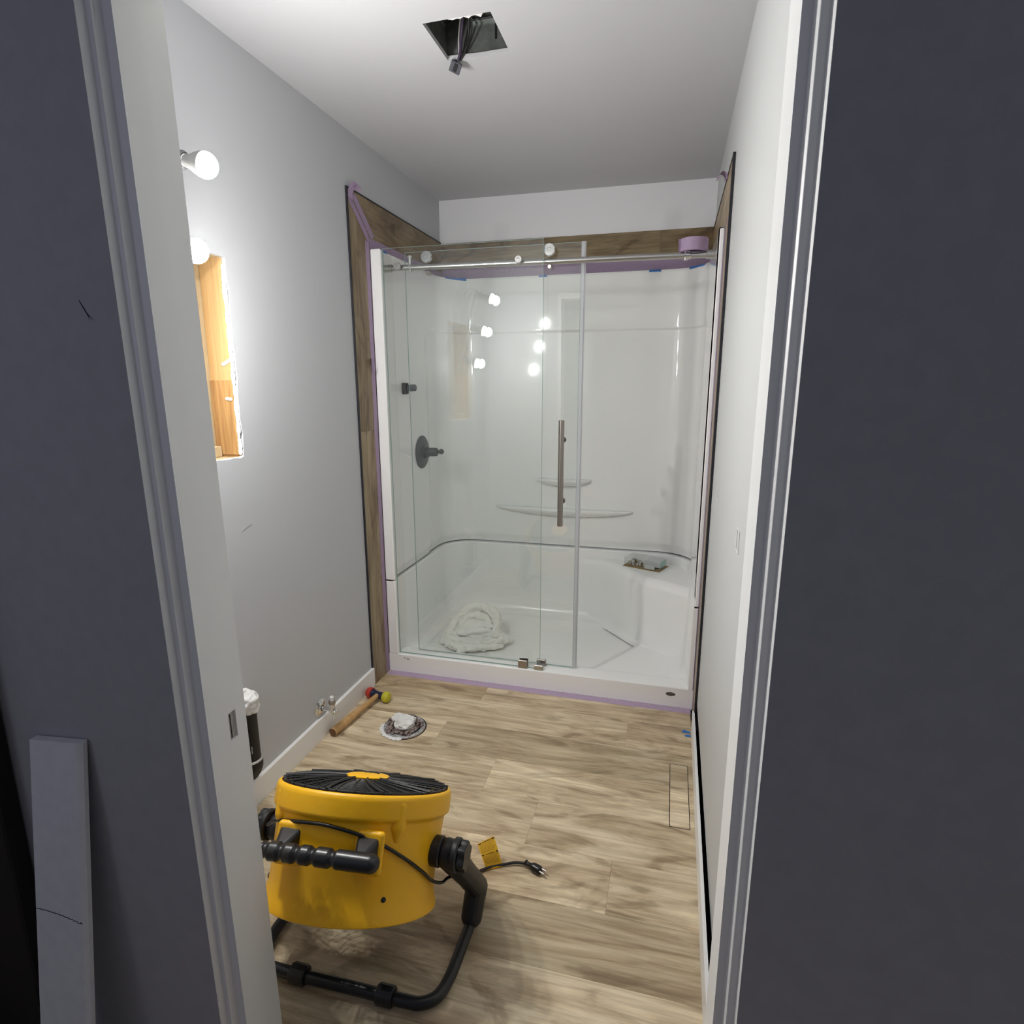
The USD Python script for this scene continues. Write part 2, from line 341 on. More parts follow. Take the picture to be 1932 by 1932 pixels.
# torn plaster along the recess edge
pl = []
for i in range(34):
    z = NZ0+0.02+(NZ1-NZ0-0.05)*i/33; s = 0.0035+0.003*RNG.random()
    b = trimesh.creation.icosphere(1, s); b.vertices *= [1.6, 0.8, 2.6]; b.apply_translation([-0.010, NY1-0.003-0.002*RNG.random(), z]); pl.append(b)
for (z, dx) in ((1.53, .030), (1.535, .020), (1.525, .040), (1.415, .025), (1.416, .035)):
    b = trimesh.creation.icosphere(1, 0.006); b.vertices *= [1.5, 0.5, 1.0]; b.apply_translation([-dx, 1.6585 if z < 1.47 else 1.6625, z]); pl.append(b)
for i in range(14):
    b = trimesh.creation.icosphere(1, 0.003+0.002*RNG.random()); b.vertices *= [1.2, 2.2, 0.9]; b.apply_translation([-0.006, 1.50+0.165*i/13, NZ0+0.001]); pl.append(b)
obj("torn_plaster", cat_(*pl), PLASTER, wl, kind="stuff")

obj("scratch", tube([(0.0006, 1.622, 0.985), (0.0006, 1.655, 0.9965), (0.0006, 1.672, 0.9985)], 0.0006, 6), plain("scratch_grey", (0.36, 0.36, 0.37), 0.7), wl)
# right wall: the drywall stops above the loose baseboard, dark cavity below
pg = Polygon([(Y0-0.05, 0.035), (1.34, 0.072), (2.216, 0.124), (2.44, 0.130), (2.44, -0.02), (3.7, -0.02), (3.7, H+0.02), (Y0-0.05, H+0.02)])
wr = obj("wall_right", prism(pg, W, W+0.0127, "yz"), WALL_LIT, kind="structure", label="bathroom wall beside the shower, paint lifted for the lit side, unfinished bottom edge", cat="wall", smooth=False)
obj("wall_cavity", box(W+0.0130, W+0.05, 0.8, 2.46, -0.02, 0.16), DARK, wr, smooth=False)
obj("wall_back", box(-0.1, 1.7, YB, YB+0.05, -0.02, H+0.02), plain("back_wall_paint", (0.86, 0.86, 0.89), 0.5, 0.05, 260), kind="structure", label="white wall strip above the shower", cat="wall", smooth=False)  # brightness lifted in the paint itself, above the side walls

# door wall: hall drywall pieces each side and over the door
XL, XR, LEAN, ZT = 0.567, 1.4726, 0.012, 2.06
def lean(m, s):     # the left jamb is slightly out of plumb
    m = m.copy(); v = m.vertices.copy(); v[:, 0] += s*(1.25-v[:, 2])*-1*0+s*(v[:, 2]-1.25); m.vertices = v; return m
YW = 0.776
pg = Polygon([(-1.2, -0.02), (0.5265, -0.02), (0.5265, 2.10), (1.503, 2.10), (1.503, -0.02), (2.6, -0.02), (2.6, H+0.05), (-1.2, H+0.05)])
hw = obj("wall_front", lean(prism(Polygon([(-1.2, -0.02), (0.5265, -0.02), (0.5265, 2.10), (-1.2, 2.10)]), YW, 0.790, "xz"), -LEAN), HALLP, kind="structure", label="dim slate hall wall left of the doorway", cat="wall", smooth=False)
obj("paint_crack", cat_(tube([(0.449, YW-0.0002, 1.592), (0.457, YW-0.0002, 1.579), (0.461, YW-0.0002, 1.572), (0.472, YW-0.0002, 1.562)], [0.0004, 0.0009, 0.0008, 0.0002], 6), tube([(0.461, YW-0.0002, 1.572), (0.466, YW-0.0002, 1.561)], [0.0007, 0.0002], 6)), PENCIL, hw)
obj("wall_front", prism(Polygon([(1.5030, -0.02), (2.6, -0.02), (2.6, 2.10), (1.5030, 2.10)]), YW, 0.790, "xz"), HALLP, kind="structure", label="dark slate hall wall right of the doorway", cat="wall", smooth=False)
obj("wall_front", box(-1.2, 2.6, YW, 0.898, 2.101, H+0.3), HALLP, kind="structure", label="hall wall above the doorway", cat="wall", smooth=False)
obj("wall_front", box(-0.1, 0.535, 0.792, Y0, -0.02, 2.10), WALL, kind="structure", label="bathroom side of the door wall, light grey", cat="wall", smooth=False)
obj("wall_front", box(1.510, 1.60, 0.792, Y0, -0.02, 2.10), WALL_LIT, kind="structure", label="bathroom side of the door wall at the right corner, lit-side paint", cat="wall", smooth=False)
obj("wall_front", box(-0.1, 1.60, 0.899, Y0+0.002, 2.101, H+0.02), WALL_LIT, kind="structure", label="bathroom side of the wall over the door, lit-side paint", cat="wall", smooth=False)

def casing_profile(side):
    """cross-section (x, y) from the jamb edge out to the wall: flat, rounded step, flat, rounded step"""
    if side < 0:
        pts = [(XL, 0.800), (0.5495, 0.800), (0.5478, 0.7990), (0.5440, 0.7930), (0.5420, 0.7884), (0.5408, 0.7878), (0.5330, 0.7875), (0.5318, 0.7866), (0.5285, 0.7805), (0.5270, 0.7765), (0.5266, 0.7762), (0.5266, 0.812), (XL, 0.812)]
    else:
        pts = [(XR, 0.800), (1.4838, 0.800), (1.4845, 0.7994), (1.4893, 0.7885), (1.4900, 0.7880), (1.4992, 0.7876), (1.4999, 0.7868), (1.5028, 0.7768), (1.5029, 0.812), (XR, 0.812)]
    return pts
t1 = thing("trim_1", "left side of the white door frame, ribbed casing and jamb", "door frame", (0.55, 0.85, 0), kind="structure")
obj("casing", lean(prism(casing_profile(-1), 0.0, 2.10), -LEAN), TRIMW, t1, smooth=30)
obj("door_stop", lean(box(0.535, XL, 0.8120, 0.852, 0, 2.10, 0), -LEAN), TRIMW, t1)
# rabbet board with the strike mortise cut out of it
ys0, ys1, zs0, zs1 = 0.857, 0.879, 0.785, 0.842
pg = Polygon([(0.8525, 0), (0.9062, 0), (0.9062, 2.10), (0.8525, 2.10)], [[(ys0, zs0), (ys1, zs0), (ys1, zs1), (ys0, zs1)]])
m = prism(pg, 0.535, 0.5605, "yz")
obj("jamb", lean(m, -LEAN), TRIMW, t1, smooth=False)
obj("strike_mortise", lean(box(0.545, 0.5560, ys0-0.001, ys1+0.001, zs0-0.001, zs1+0.001), -LEAN), plain("bare_wood", (0.42, 0.40, 0.36), 0.8), t1, label="bare strike plate mortise")
obj("strike_mortise_slot", lean(box(0.5561, 0.5566, 0.8665, 0.8690, zs0+0.001, zs1-0.006), -LEAN), PENCIL, t1)
t2 = thing("trim_2", "right side of the white door frame with stepped casing", "door frame", (1.48, 0.85, 0), kind="structure")
obj("casing", prism(casing_profile(1), 0.0, 2.10), TRIMW, t2, smooth=30)
obj("jamb", box(XR, 1.510, 0.8120, 0.893, 0, 2.10, 0), TRIMW, t2)
obj("trim_3", box(0.52, 1.51, 0.79, 0.900, ZT, 2.10), TRIMW, kind="structure", label="white head of the door frame above the opening", cat="door frame", smooth=False)
# near-black slab added where the left end of the hall goes dark
d2 = thing("door_2", "near-black slab added to fill the dark left end of the hall", "door", (-0.3, 0.74, 0), kind="structure")
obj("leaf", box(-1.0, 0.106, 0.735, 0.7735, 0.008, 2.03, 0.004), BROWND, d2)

# baseboards
def baseboard(name, x0, x1, y0, y1, face, label):
    h = 0.0967
    pr = [(x0, 0), (x1, 0), (x1, h), (x0, h)]
    s = 0.004
    pr = [(x0, 0.0005), (x1, 0.0005), (x1, h-s), (x1-s, h), (x0, h)] if face > 0 else [(x0, 0.0005), (x1, 0.0005), (x1, h), (x0+s, h), (x0, h-s)]
    obj(name, prism(pr, y0, y1, "xz"), BASEW, kind="structure", label=label, cat="baseboard", smooth=False)
baseboard("baseboard_left", 0.0005, 0.0125, 0.92, 2.432, 1, "white baseboard along the left grey wall")
rb = prism([(2.419, 0.0005), (2.419, 0.0960), (0.916, 0.0960), (0.916, 0.0005)], 0.0, 0.0095, "yz")
v = rb.vertices.copy(); v[:, 0] += 1.5035+0.0095*(v[:, 1]-0.916)/1.5; rb.vertices = v
obj("baseboard_right", rb, BASEW, kind="structure", label="loose white baseboard standing off the right wall", cat="baseboard", smooth=False)

# oak-look plank trim round the shower opening
YT, YF = 2.434, 2.604
TZ = 2.262
def yz_sheet(pts, x0, x1): return prism(pts, x0, x1, "yz")
tl = thing("trim_4", "brown oak-look plank trim on the left wall around the shower", "wall trim", (0, YT, 0), kind="structure")
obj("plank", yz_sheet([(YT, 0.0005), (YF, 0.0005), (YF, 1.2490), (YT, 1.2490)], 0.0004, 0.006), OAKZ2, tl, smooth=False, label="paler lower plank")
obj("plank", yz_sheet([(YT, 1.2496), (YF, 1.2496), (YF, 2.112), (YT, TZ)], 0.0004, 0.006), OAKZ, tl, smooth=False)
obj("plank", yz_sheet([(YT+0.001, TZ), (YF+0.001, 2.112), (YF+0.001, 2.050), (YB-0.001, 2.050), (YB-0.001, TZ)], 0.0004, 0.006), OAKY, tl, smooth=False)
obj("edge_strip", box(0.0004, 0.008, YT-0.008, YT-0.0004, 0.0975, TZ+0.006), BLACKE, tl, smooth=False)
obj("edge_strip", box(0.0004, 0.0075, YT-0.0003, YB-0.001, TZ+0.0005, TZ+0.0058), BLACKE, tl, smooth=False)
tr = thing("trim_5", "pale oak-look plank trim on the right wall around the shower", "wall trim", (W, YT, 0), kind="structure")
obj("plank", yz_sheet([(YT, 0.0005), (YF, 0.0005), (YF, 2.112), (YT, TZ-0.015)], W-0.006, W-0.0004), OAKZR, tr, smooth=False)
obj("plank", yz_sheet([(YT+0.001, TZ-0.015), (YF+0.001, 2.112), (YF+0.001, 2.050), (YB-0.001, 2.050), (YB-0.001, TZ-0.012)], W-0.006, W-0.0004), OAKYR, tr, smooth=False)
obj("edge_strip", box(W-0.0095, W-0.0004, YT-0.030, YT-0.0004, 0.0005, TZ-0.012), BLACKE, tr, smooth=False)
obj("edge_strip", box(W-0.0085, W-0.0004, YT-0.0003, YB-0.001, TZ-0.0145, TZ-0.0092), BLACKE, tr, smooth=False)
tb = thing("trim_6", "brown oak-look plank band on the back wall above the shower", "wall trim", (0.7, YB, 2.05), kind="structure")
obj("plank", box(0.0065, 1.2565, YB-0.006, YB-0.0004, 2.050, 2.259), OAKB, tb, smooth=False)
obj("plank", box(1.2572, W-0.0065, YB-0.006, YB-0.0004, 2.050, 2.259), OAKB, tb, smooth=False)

# ================================================================== SHOWER STALL
st = thing("shower_stall", "glossy white moulded shower stall with corner seat", "shower stall", (0.76, 2.605, 0))
SXL, SXR, SYB, SR = 0.047, 1.500, 3.452, 0.175
def ucurve(n_arc=14, n_s=26, n_b=60, y0=2.606):
    pts = [(SXL, y) for y in np.linspace(y0, SYB-SR, n_s, endpoint=False)]
    pts += [(SXL+SR-SR*math.cos(t), SYB-SR+SR*math.sin(t)) for t in np.linspace(0, math.pi/2, n_arc, endpoint=False)]
    pts += [(x, SYB) for x in np.linspace(SXL+SR, SXR-SR, n_b, endpoint=False)]
    pts += [(SXR-SR+SR*math.sin(t), SYB-SR+SR*math.cos(t)) for t in np.linspace(0, math.pi/2, n_arc, endpoint=False)]
    pts += [(SXR, y) for y in np.linspace(SYB-SR, y0, n_s)]
    P = V(pts); T = np.gradient(P, axis=0); T /= np.linalg.norm(T, axis=1)[:, None]
    return P, np.c_[-T[:, 1], T[:, 0]]      # outward normal (left/back/right)
UP, UN = ucurve()
def sstep(x, a, b):
    t = np.clip((x-a)/(b-a), 0, 1); return t*t*(3-2*t)
def offs(z):
    """outward offset of the surround at height z, per curve point"""
    o = np.zeros(len(UP))
    inner = sstep(UP[:, 1], 3.135, 3.150)
    o += 0.013*inner*(1-sstep(z, 1.745, 1.760))
    o += 0.016*(1-sstep(z, 0.495, 0.552))
    return o
zs = np.unique(np.r_[np.linspace(0.4955, 0.56, 8), np.linspace(0.56, 1.74, 24), np.linspace(1.742, 1.764, 9), np.linspace(1.77, 2.04, 6), 2.050, 2.0545, 2.056])
rows = []
for z in zs:
    o = offs(z)+(0.0045*sstep(z, 2.047, 2.056))
    rows.append(np.c_[UP+UN*o[:, None], np.full(len(UP), z)])
o = 0.030
rows.append(np.c_[np.clip(UP[:, 0]+UN[:, 0]*o, 0.0075, W-0.0075), np.minimum(UP[:, 1]+UN[:, 1]*o, YB-0.0075), np.full(len(UP), 2.056)])
wallsheet = grid(V(rows), flip=True)
back = []
for z in (2.056, 0.4955):
    back.append(np.c_[np.clip(UP[:, 0]+UN[:, 0]*o, 0.0075, W-0.0075), np.minimum(UP[:, 1]+UN[:, 1]*o, YB-0.0075), np.full(len(UP), z)])
obj("surround", cat_(wallsheet, grid(V(back), flip=True)), GEL, st, smooth=50)
# front flanges, upper and lower lengths with the seam at 0.49
obj("flange", box(0.0070, 0.0570, 2.6045, 2.630, 0.4945, 2.057, 0.004), GEL, st)
obj("flange", box(1.5050, W-0.0070, 2.6045, 2.630, 0.4945, 2.052, 0.004), GEL, st)
obj("flange", box(0.0070, 0.0590, 2.6045, 2.630, 0.095, 0.4885, 0.004), GEL2, st)
obj("flange", box(1.4985, W-0.0070, 2.6045, 2.630, 0.090, 0.4885, 0.004), GEL2, st)
# base: walls from the ledge down to the pan, with a cove
rows = [np.c_[UP+UN*0.040, np.full(len(UP), 0.4885)], np.c_[UP+UN*0.004, np.full(len(UP), 0.4885)]]
for z, a in ((0.4875, -0.001), (0.480, -0.006), (0.40, -0.009), (0.25, -0.014), (0.14, -0.019), (0.105, -0.024), (0.085, -0.033), (0.070, -0.047), (0.062, -0.066), (0.060, -0.085)):
    rows.append(np.c_[UP+UN*(a*sstep(UP[:, 1], 2.615, 2.80))[:, None], np.full(len(UP), z)])
R_ = V(rows); R_[:, :, 0] = np.clip(R_[:, :, 0], 0.0075, W-0.0075); R_[:, :, 1] = np.minimum(R_[:, :, 1], YB-0.0075)
basewall = grid(R_, flip=False)
# pan floor: a fan from the cove's inner edge, dipped toward the drain
inner = rows[-1][:, :2]
pg = Polygon(list(inner)+[(inner[-1][0]+0.1, 2.70), (inner[0][0]-0.1, 2.70)])
gx, gy = np.meshgrid(np.linspace(0.05, 1.50, 59), np.linspace(2.69, 3.40, 31), indexing="ij")
def panz(x, y):
    d = np.minimum.reduce([(x-0.12), (1.42-x), (3.36-y), (y-2.745)])
    base = 0.060-0.016*sstep(d, 0.0, 0.06)
    # raised wedge in front of the seat, right of a crease
    c = (x-1.03)*0.866-(y-2.755)*0.50
    w = sstep(c, -0.015, 0.02)
    fr = sstep(2.75-y, 0.0, 0.05)
    return np.maximum(base*(1-w)+0.0600*w, 0)+0.034*fr
pan = grid(np.dstack([gx, gy, panz(gx, gy)]), flip=False)
obj("base_pan", cat_(basewall, pan), GEL2, st, smooth=50)
ts = [(2.6050, -0.02), (2.6050, 0.0900), (2.6080, 0.0945), (2.6140, 0.0965), (2.690, 0.0960), (2.702, 0.0940), (2.712, 0.088), (2.735, 0.066), (2.745, 0.055), (2.745, -0.02)]
m = prism(ts, 0.0070, W-0.0070, "yz"); 
obj("threshold", m, GEL2, st, smooth=50)
# corner seat
fc = spline([(0.86, 3.447), (0.99, 3.400), (1.10, 3.295), (1.195, 3.185), (1.262, 3.118), (1.335, 3.075), (1.42, 3.025), (1.497, 2.965)], 8)[:, :2]
T = np.gradient(fc, axis=0); T /= np.linalg.norm(T, axis=1)[:, None]; FN = np.c_[T[:, 1], -T[:, 0]]   # toward the room
rows = []
for z, a in ((0.050, 0.030), (0.062, 0.018), (0.080, 0.006), (0.12, 0.0), (0.25, 0.002), (0.36, 0.010), (0.400, 0.010), (0.418, 0.004), (0.430, -0.008), (0.437, -0.024), (0.440, -0.045)):
    rows.append(np.c_[fc+FN*a, np.full(len(fc), z)])
seatface = grid(V(rows), flip=False)
topring = [tuple(q) for q in rows[-1][:, :2]]+[(1.497, 3.30), (1.46, 3.40), (1.36, 3.447)]
v2, f2 = trimesh.creation.triangulate_polygon(Polygon(topring), engine="earcut")
seattop = trimesh.Trimesh(np.c_[v2, np.full(len(v2), 0.440)], f2, process=False)
obj("seat", cat_(seatface, seattop), GEL2, st, smooth=55)
# moulded half-moon shelves on the back wall
def half_moon(x0, x1, z, depth, th):
    c, a = (x0+x1)/2, (x1-x0)/2; rows = []
    th_ = np.linspace(0, math.pi, 33)
    for s, dz in ((0.0, th*0.9), (0.55, th), (0.93, th), (0.985, th*0.86), (1.0, th*0.6), (0.97, th*0.22), (0.86, -th*0.5), (0.55, -th*1.6), (0.0, -th*2.4)):
        rows.append([(c-a*s*math.cos(t), SYB+0.012-depth*s*math.sin(t)**0.8, z+dz) for t in th_])
    return grid(V(rows), flip=False)
obj("shelf", half_moon(0.585, 0.925, 0.895, 0.075, 0.014), GEL, st, smooth=60)
obj("shelf", half_moon(0.340, 1.175, 0.715, 0.065, 0.016), GEL, st, smooth=60)
wc = lathe([(0, 0), (0.020, 0), (0.022, 0.0012), (0.019, 0.0022), (0, 0.0012)], (0, 0, 0), (0, -1, 0), 28); wc.vertices *= [1, 1, 0.42]; wc.apply_translation((1.424, 2.6052, 0.062))
obj("weep_cap", wc, plain("cap_dark", (0.10, 0.09, 0.075), 0.4), st, label="small dark oval cap")
mk = [box(0.088+i*0.0065, 0.0925+i*0.0065, 2.6042, 2.6050, 0.076-0.0012*i, 0.0795-0.0008*i) for i in (0, 1, 3, 4)]
obj("moulded_mark", cat_(*mk), INK, st, smooth=False)

# ------------------------------------------------------------------ glass and rail
YFX, YRL, YSL = 2.626, 2.648, 2.676          # fixed pane, rail, sliding pane centres
fx = thing("fixed_glass_panel", "fixed clear glass panel in front of the left half of the shower", "glass panel", (0.43, YFX, 0.098))
def pane(x0, x1, z0, z1, y, t, parent):
    obj("pane", trimesh.Trimesh([(x0+0.0012, y, z0+0.0012), (x1-0.0012, y, z0+0.0012), (x1-0.0012, y, z1-0.0012), (x0+0.0012, y, z1-0.0012)], [[0, 1, 2], [0, 2, 3]], process=False), GLASS, parent, smooth=False)   # the edge frame below carries the sheet's thickness
    e = [box(x0, x0+0.0011, y-t/2, y+t/2, z0, z1), box(x1-0.0011, x1, y-t/2, y+t/2, z0, z1), box(x0, x1, y-t/2, y+t/2, z1-0.0011, z1), box(x0, x1, y-t/2, y+t/2, z0, z0+0.0011)]
    obj("pane_edge", cat_(*e), GEDGE, parent, smooth=False)
pane(0.060, 0.8035, 0.0985, 2.0600, YFX, 0.008, fx)
def turned(x, y, z, r, t):
    return lathe([(0, 0), (r-0.002, 0), (r, 0.002), (r, t-0.002), (r-0.002, t), (r*0.30, t), (r*0.24, t-0.0015), (0, t-0.001)], (x, y, z), (0, -1, 0), 40)
for x in (0.1340, 0.6960):
    s = obj("standoff", turned(x, YFX-0.0042, 1.980, 0.0165, 0.014), STEEL, fx)
    obj("standoff_stem", rod((x, YFX-0.0040, 1.980), (x, YRL-0.0126, 1.980), 0.008), STEEL, s)
sl = thing("sliding_shower_door", "clear glass sliding door with bar handle, behind the fixed panel", "shower door", (0.56, YSL, 0.10))
pane(0.1440, 0.9560, 0.1005, 2.0480, YSL, 0.008, sl)
obj("edge_seal", cat_(box(0.9565, 0.9720, YSL-0.0055, YSL+0.0055, 0.1005, 2.0495, 0.002), box(0.9705, 0.9760, YSL-0.0020, YSL+0.0020, 0.1005, 2.0495, 0.0008)), SEAL, sl, label="clear vinyl seal strip")
for x in (0.2660, 0.8250):
    w = obj("roller", lathe([(0, 0), (0.023, 0), (0.0255, 0.002), (0.0255, 0.012), (0.0235, 0.0145), (0.009, 0.0150), (0.0075, 0.0138), (0, 0.0138)], (x, YRL-0.0015, 2.0165), (0, -1, 0), 48), STEELR, sl)
    obj("roller_hub", rod((x, YSL-0.0042, 2.0165), (x, YRL-0.0042, 2.0165), 0.011), BLKP, w)
    obj("stop_button", rod((x+0.002, YSL-0.0042, 1.9515), (x-0.001, YSL-0.030, 1.9515), 0.0098, 0.002), STEELD, sl)
hd = obj("handle", rod((0.8905, YSL-0.048, 0.821), (0.8905, YSL-0.048, 1.3035), 0.0128, 0.0015, 36), STEELD, sl, label="round bar pull handle")
for z in (0.930, 1.213):
    obj("handle_post", cat_(rod((0.8905, YSL-0.036, z), (0.8905, YSL-0.0042, z), 0.0080), rod((0.8905, YSL+0.0042, z), (0.8905, YSL+0.013, z), 0.0135, 0.002)), STEELD, hd)
rl = thing("shower_door_rail", "long round steel rail carrying the shower door rollers", "rail", (0.78, YRL, 1.977))
obj("bar", rod((0.0480, YRL, 1.9785), (1.5030, YRL, 1.9655), 0.0125, 0.001, 36), STEEL, rl)
obj("wall_socket", rod((0.0465, YRL, 1.9785), (0.094, YRL, 1.9781), 0.0165, 0.002, 36), STEEL, rl)
obj("wall_socket", rod((1.4600, YRL, 1.9659), (1.5035, YRL, 1.9655), 0.0165, 0.002, 36), STEEL, rl)
obj("rail_stop", cat_(rod((0.183, YRL-0.004, 1.958), (0.183, YRL-0.004, 2.026), 0.0070, 0.001), rod((0.183, YRL-0.004, 2.020), (0.183, YRL-0.004, 2.026), 0.0115, 0.001), rod((0.176, YRL, 1.9775), (0.190, YRL, 1.9775), 0.0165, 0.002)), CHROME, rl)
obj("rail_stop", cat_(rod((1.382, YRL-0.004, 1.948), (1.382, YRL-0.004, 1.9800), 0.0085, 0.001), rod((1.375, YRL, 1.9666), (1.402, YRL, 1.9666), 0.0155, 0.002)), CHROME, rl)
g1 = thing("door_guide", "brown square bottom clamp holding the glass on the threshold", "bottom guide", (0.715, YFX, 0.0965))
obj("clamp_plate", box(0.696, 0.741, YFX-0.0150, YFX-0.0046, 0.0968, 0.1370, 0.0015), STEELD, g1)
obj("clamp_plate", box(0.698, 0.743, YFX+0.0046, YFX+0.0100, 0.0968, 0.1440, 0.0015), STEEL, g1)
g2 = thing("door_guide", "small steel roller guide at the glass corner on the threshold", "bottom guide", (0.80, YFX, 0.0965))
obj("clamp_plate", box(0.776, 0.822, YFX-0.0170, YFX-0.0046, 0.0968, 0.1220, 0.003), STEEL, g2)
obj("guide_block", box(0.779, 0.826, YSL-0.0185, YSL-0.0048, 0.0968, 0.1300, 0.003), STEELD, g2)

# ------------------------------------------------------------------ shower fittings
va = thing("shower_valve", "dark oval shower valve with lever on the left stall wall", "shower valve", (SXL, 3.02, 1.097))
pr = [(0, 0), (0.088, 0), (0.090, 0.003), (0.082, 0.009), (0.060, 0.014), (0.034, 0.018), (0.030, 0.024), (0, 0.024)]
obj("escutcheon", lathe(pr, (SXL+0.0004, 3.022, 1.097), (1, 0, 0), 48), VALVEM, va)
obj("stem", lathe([(0, 0), (0.029, 0), (0.030, 0.012), (0.024, 0.018), (0.0235, 0.060), (0.020, 0.066), (0, 0.066)], (SXL+0.0245, 3.022, 1.097), (1, 0, 0.04), 36), VALVEM, va)
obj("lever", cat_(rod((SXL+0.090, 3.022, 1.099), (SXL+0.108, 3.022, 1.101), 0.009, 0.002), trimesh.creation.icosphere(3, 0.0145).apply_translation((SXL+0.114, 3.022, 1.102))), VALVEM, va)
hb = thing("shower_outlet", "small black outlet elbow on the left stall wall above the valve", "wall outlet", (SXL, 2.815, 1.44))
obj("plate", box(SXL+0.0004, SXL+0.022, 2.796, 2.834, 1.412, 1.468, 0.003), BLKP, hb)
obj("nozzle", rod((SXL+0.0225, 2.820, 1.442), (SXL+0.066, 2.822, 1.444), 0.0175, 0.004, 32), VALVEM, hb)

# ------------------------------------------------------------------ towel heap in the pan
def rope(pts, rr, n=10): return spline(pts, n), rr
tz = 0.044
lumps = []
def addrope(pts, r0_, r1_=None, n=8):
    P = spline(pts, n); rr = np.linspace(r0_, r1_ if r1_ else r0_, len(P))
    for (p, a), (q, b) in zip(zip(P[:-1], rr[:-1]), zip(P[1:], rr[1:])):
        s1 = m3.Manifold.sphere(float(a), 12).translate(tuple(map(float, p))); s2 = m3.Manifold.sphere(float(b), 12).translate(tuple(map(float, q)))
        lumps.append(m3.Manifold.batch_hull([s1, s2]))
addrope([(0.225, 2.930, tz+.03), (0.232, 3.00, tz+.085), (0.275, 3.065, tz+.125), (0.345, 3.095, tz+.140), (0.425, 3.075, tz+.125), (0.475, 3.015, tz+.085), (0.480, 2.955, tz+.045)], 0.030, 0.027)
addrope([(0.268, 2.945, tz+.050), (0.285, 3.01, tz+.095), (0.335, 3.045, tz+.110), (0.395, 3.035, tz+.105), (0.435, 2.985, tz+.075)], 0.022)
addrope([(0.262, 2.900, tz+.040), (0.315, 2.905, tz+.060), (0.375, 2.915, tz+.062), (0.440, 2.945, tz+.055)], 0.026, 0.022)
addrope([(0.300, 2.955, tz+.060), (0.345, 2.985, tz+.078), (0.395, 2.985, tz+.074)], 0.022)
addrope([(0.312, 2.925, tz+.058), (0.36, 2.955, tz+.068), (0.41, 2.955, tz+.060)], 0.020)
addrope([(0.215, 2.915, tz+.020), (0.245, 2.865, tz+.028), (0.31, 2.850, tz+.032), (0.39, 2.862, tz+.034), (0.48, 2.895, tz+.030), (0.548, 2.938, tz+.022)], 0.024, 0.017)
addrope([(0.385, 2.915, tz+.040), (0.455, 2.938, tz+.042), (0.52, 2.965, tz+.034), (0.560, 2.960, tz+.020)], 0.021, 0.016)
addrope([(0.240, 2.855, tz+.018), (0.275, 2.812, tz+.022), (0.325, 2.798, tz+.022), (0.395, 2.812, tz+.022), (0.455, 2.845, tz+.020), (0.50, 2.868, tz+.016)], 0.020, 0.014)
addrope([(0.325, 2.838, tz+.026), (0.342, 2.790, tz+.018), (0.332, 2.768, tz+.010)], 0.018, 0.012)
addrope([(0.270, 2.880, tz+.034), (0.340, 2.830, tz+.034), (0.420, 2.840, tz+.030)], 0.016, 0.014)
addrope([(0.195, 2.880, tz+.014), (0.205, 2.94, tz+.024), (0.212, 3.01, tz+.040)], 0.016, 0.020)
def mound(c, rad): lumps.append(m3.Manifold.sphere(1.0, 40).scale(tuple(map(float, rad))).translate(tuple(map(float, c))))
mound((0.350, 2.985, tz+0.010), (0.118, 0.095, 0.092)); mound((0.352, 2.940, tz+0.008), (0.095, 0.075, 0.066)); mound((0.350, 2.865, tz+0.004), (0.115, 0.065, 0.034)); mound((0.46, 2.91, tz+0.002), (0.085, 0.05, 0.026))
lumps.append(m3.Manifold.batch_hull([m3.Manifold.sphere(0.035, 16).translate((0.30, 2.97, tz+0.025)), m3.Manifold.sphere(0.035, 16).translate((0.41, 2.99, tz+0.025)), m3.Manifold.sphere(0.02, 16).translate((0.26, 2.87, tz+0.012)), m3.Manifold.sphere(0.02, 16).translate((0.42, 2.88, tz+0.012))]))
body = m3.Manifold.batch_boolean(lumps, m3.OpType.Add)
body = body.trim_by_plane((0, 0, 1), tz+0.0015).refine_to_length(0.006)
mm = body.to_mesh(); tw = trimesh.Trimesh(mm.vert_properties[:, :3], mm.tri_verts); tw.merge_vertices()
trimesh.smoothing.filter_taubin(tw, iterations=4)
nv = tw.vertex_normals; q = tw.vertices
warp = q*V([16, 16, 20])+2.2*np.c_[meshkit.noise(q*9, 21), meshkit.noise(q*9, 22), meshkit.noise(q*9, 23)]
ridge = 1-np.abs(2*meshkit.noise(warp, 4)-1); ridge2 = 1-np.abs(2*meshkit.noise(warp*2.1+5, 6)-1)
tw.vertices = q+nv*(0.011*(ridge**2-0.42)+0.009*(ridge2**2-0.42)+(meshkit.noise(q*150, 9)-0.5)*0.0015)[:, None]
trimesh.smoothing.filter_taubin(tw, iterations=2)
dz = tz+0.001-tw.vertices[:, 2].min(); tw.apply_translation([0, 0, dz])
obj("towel", tw, TERRY, label="crumpled white terry towel heaped on the shower floor", cat="towel", smooth=True)

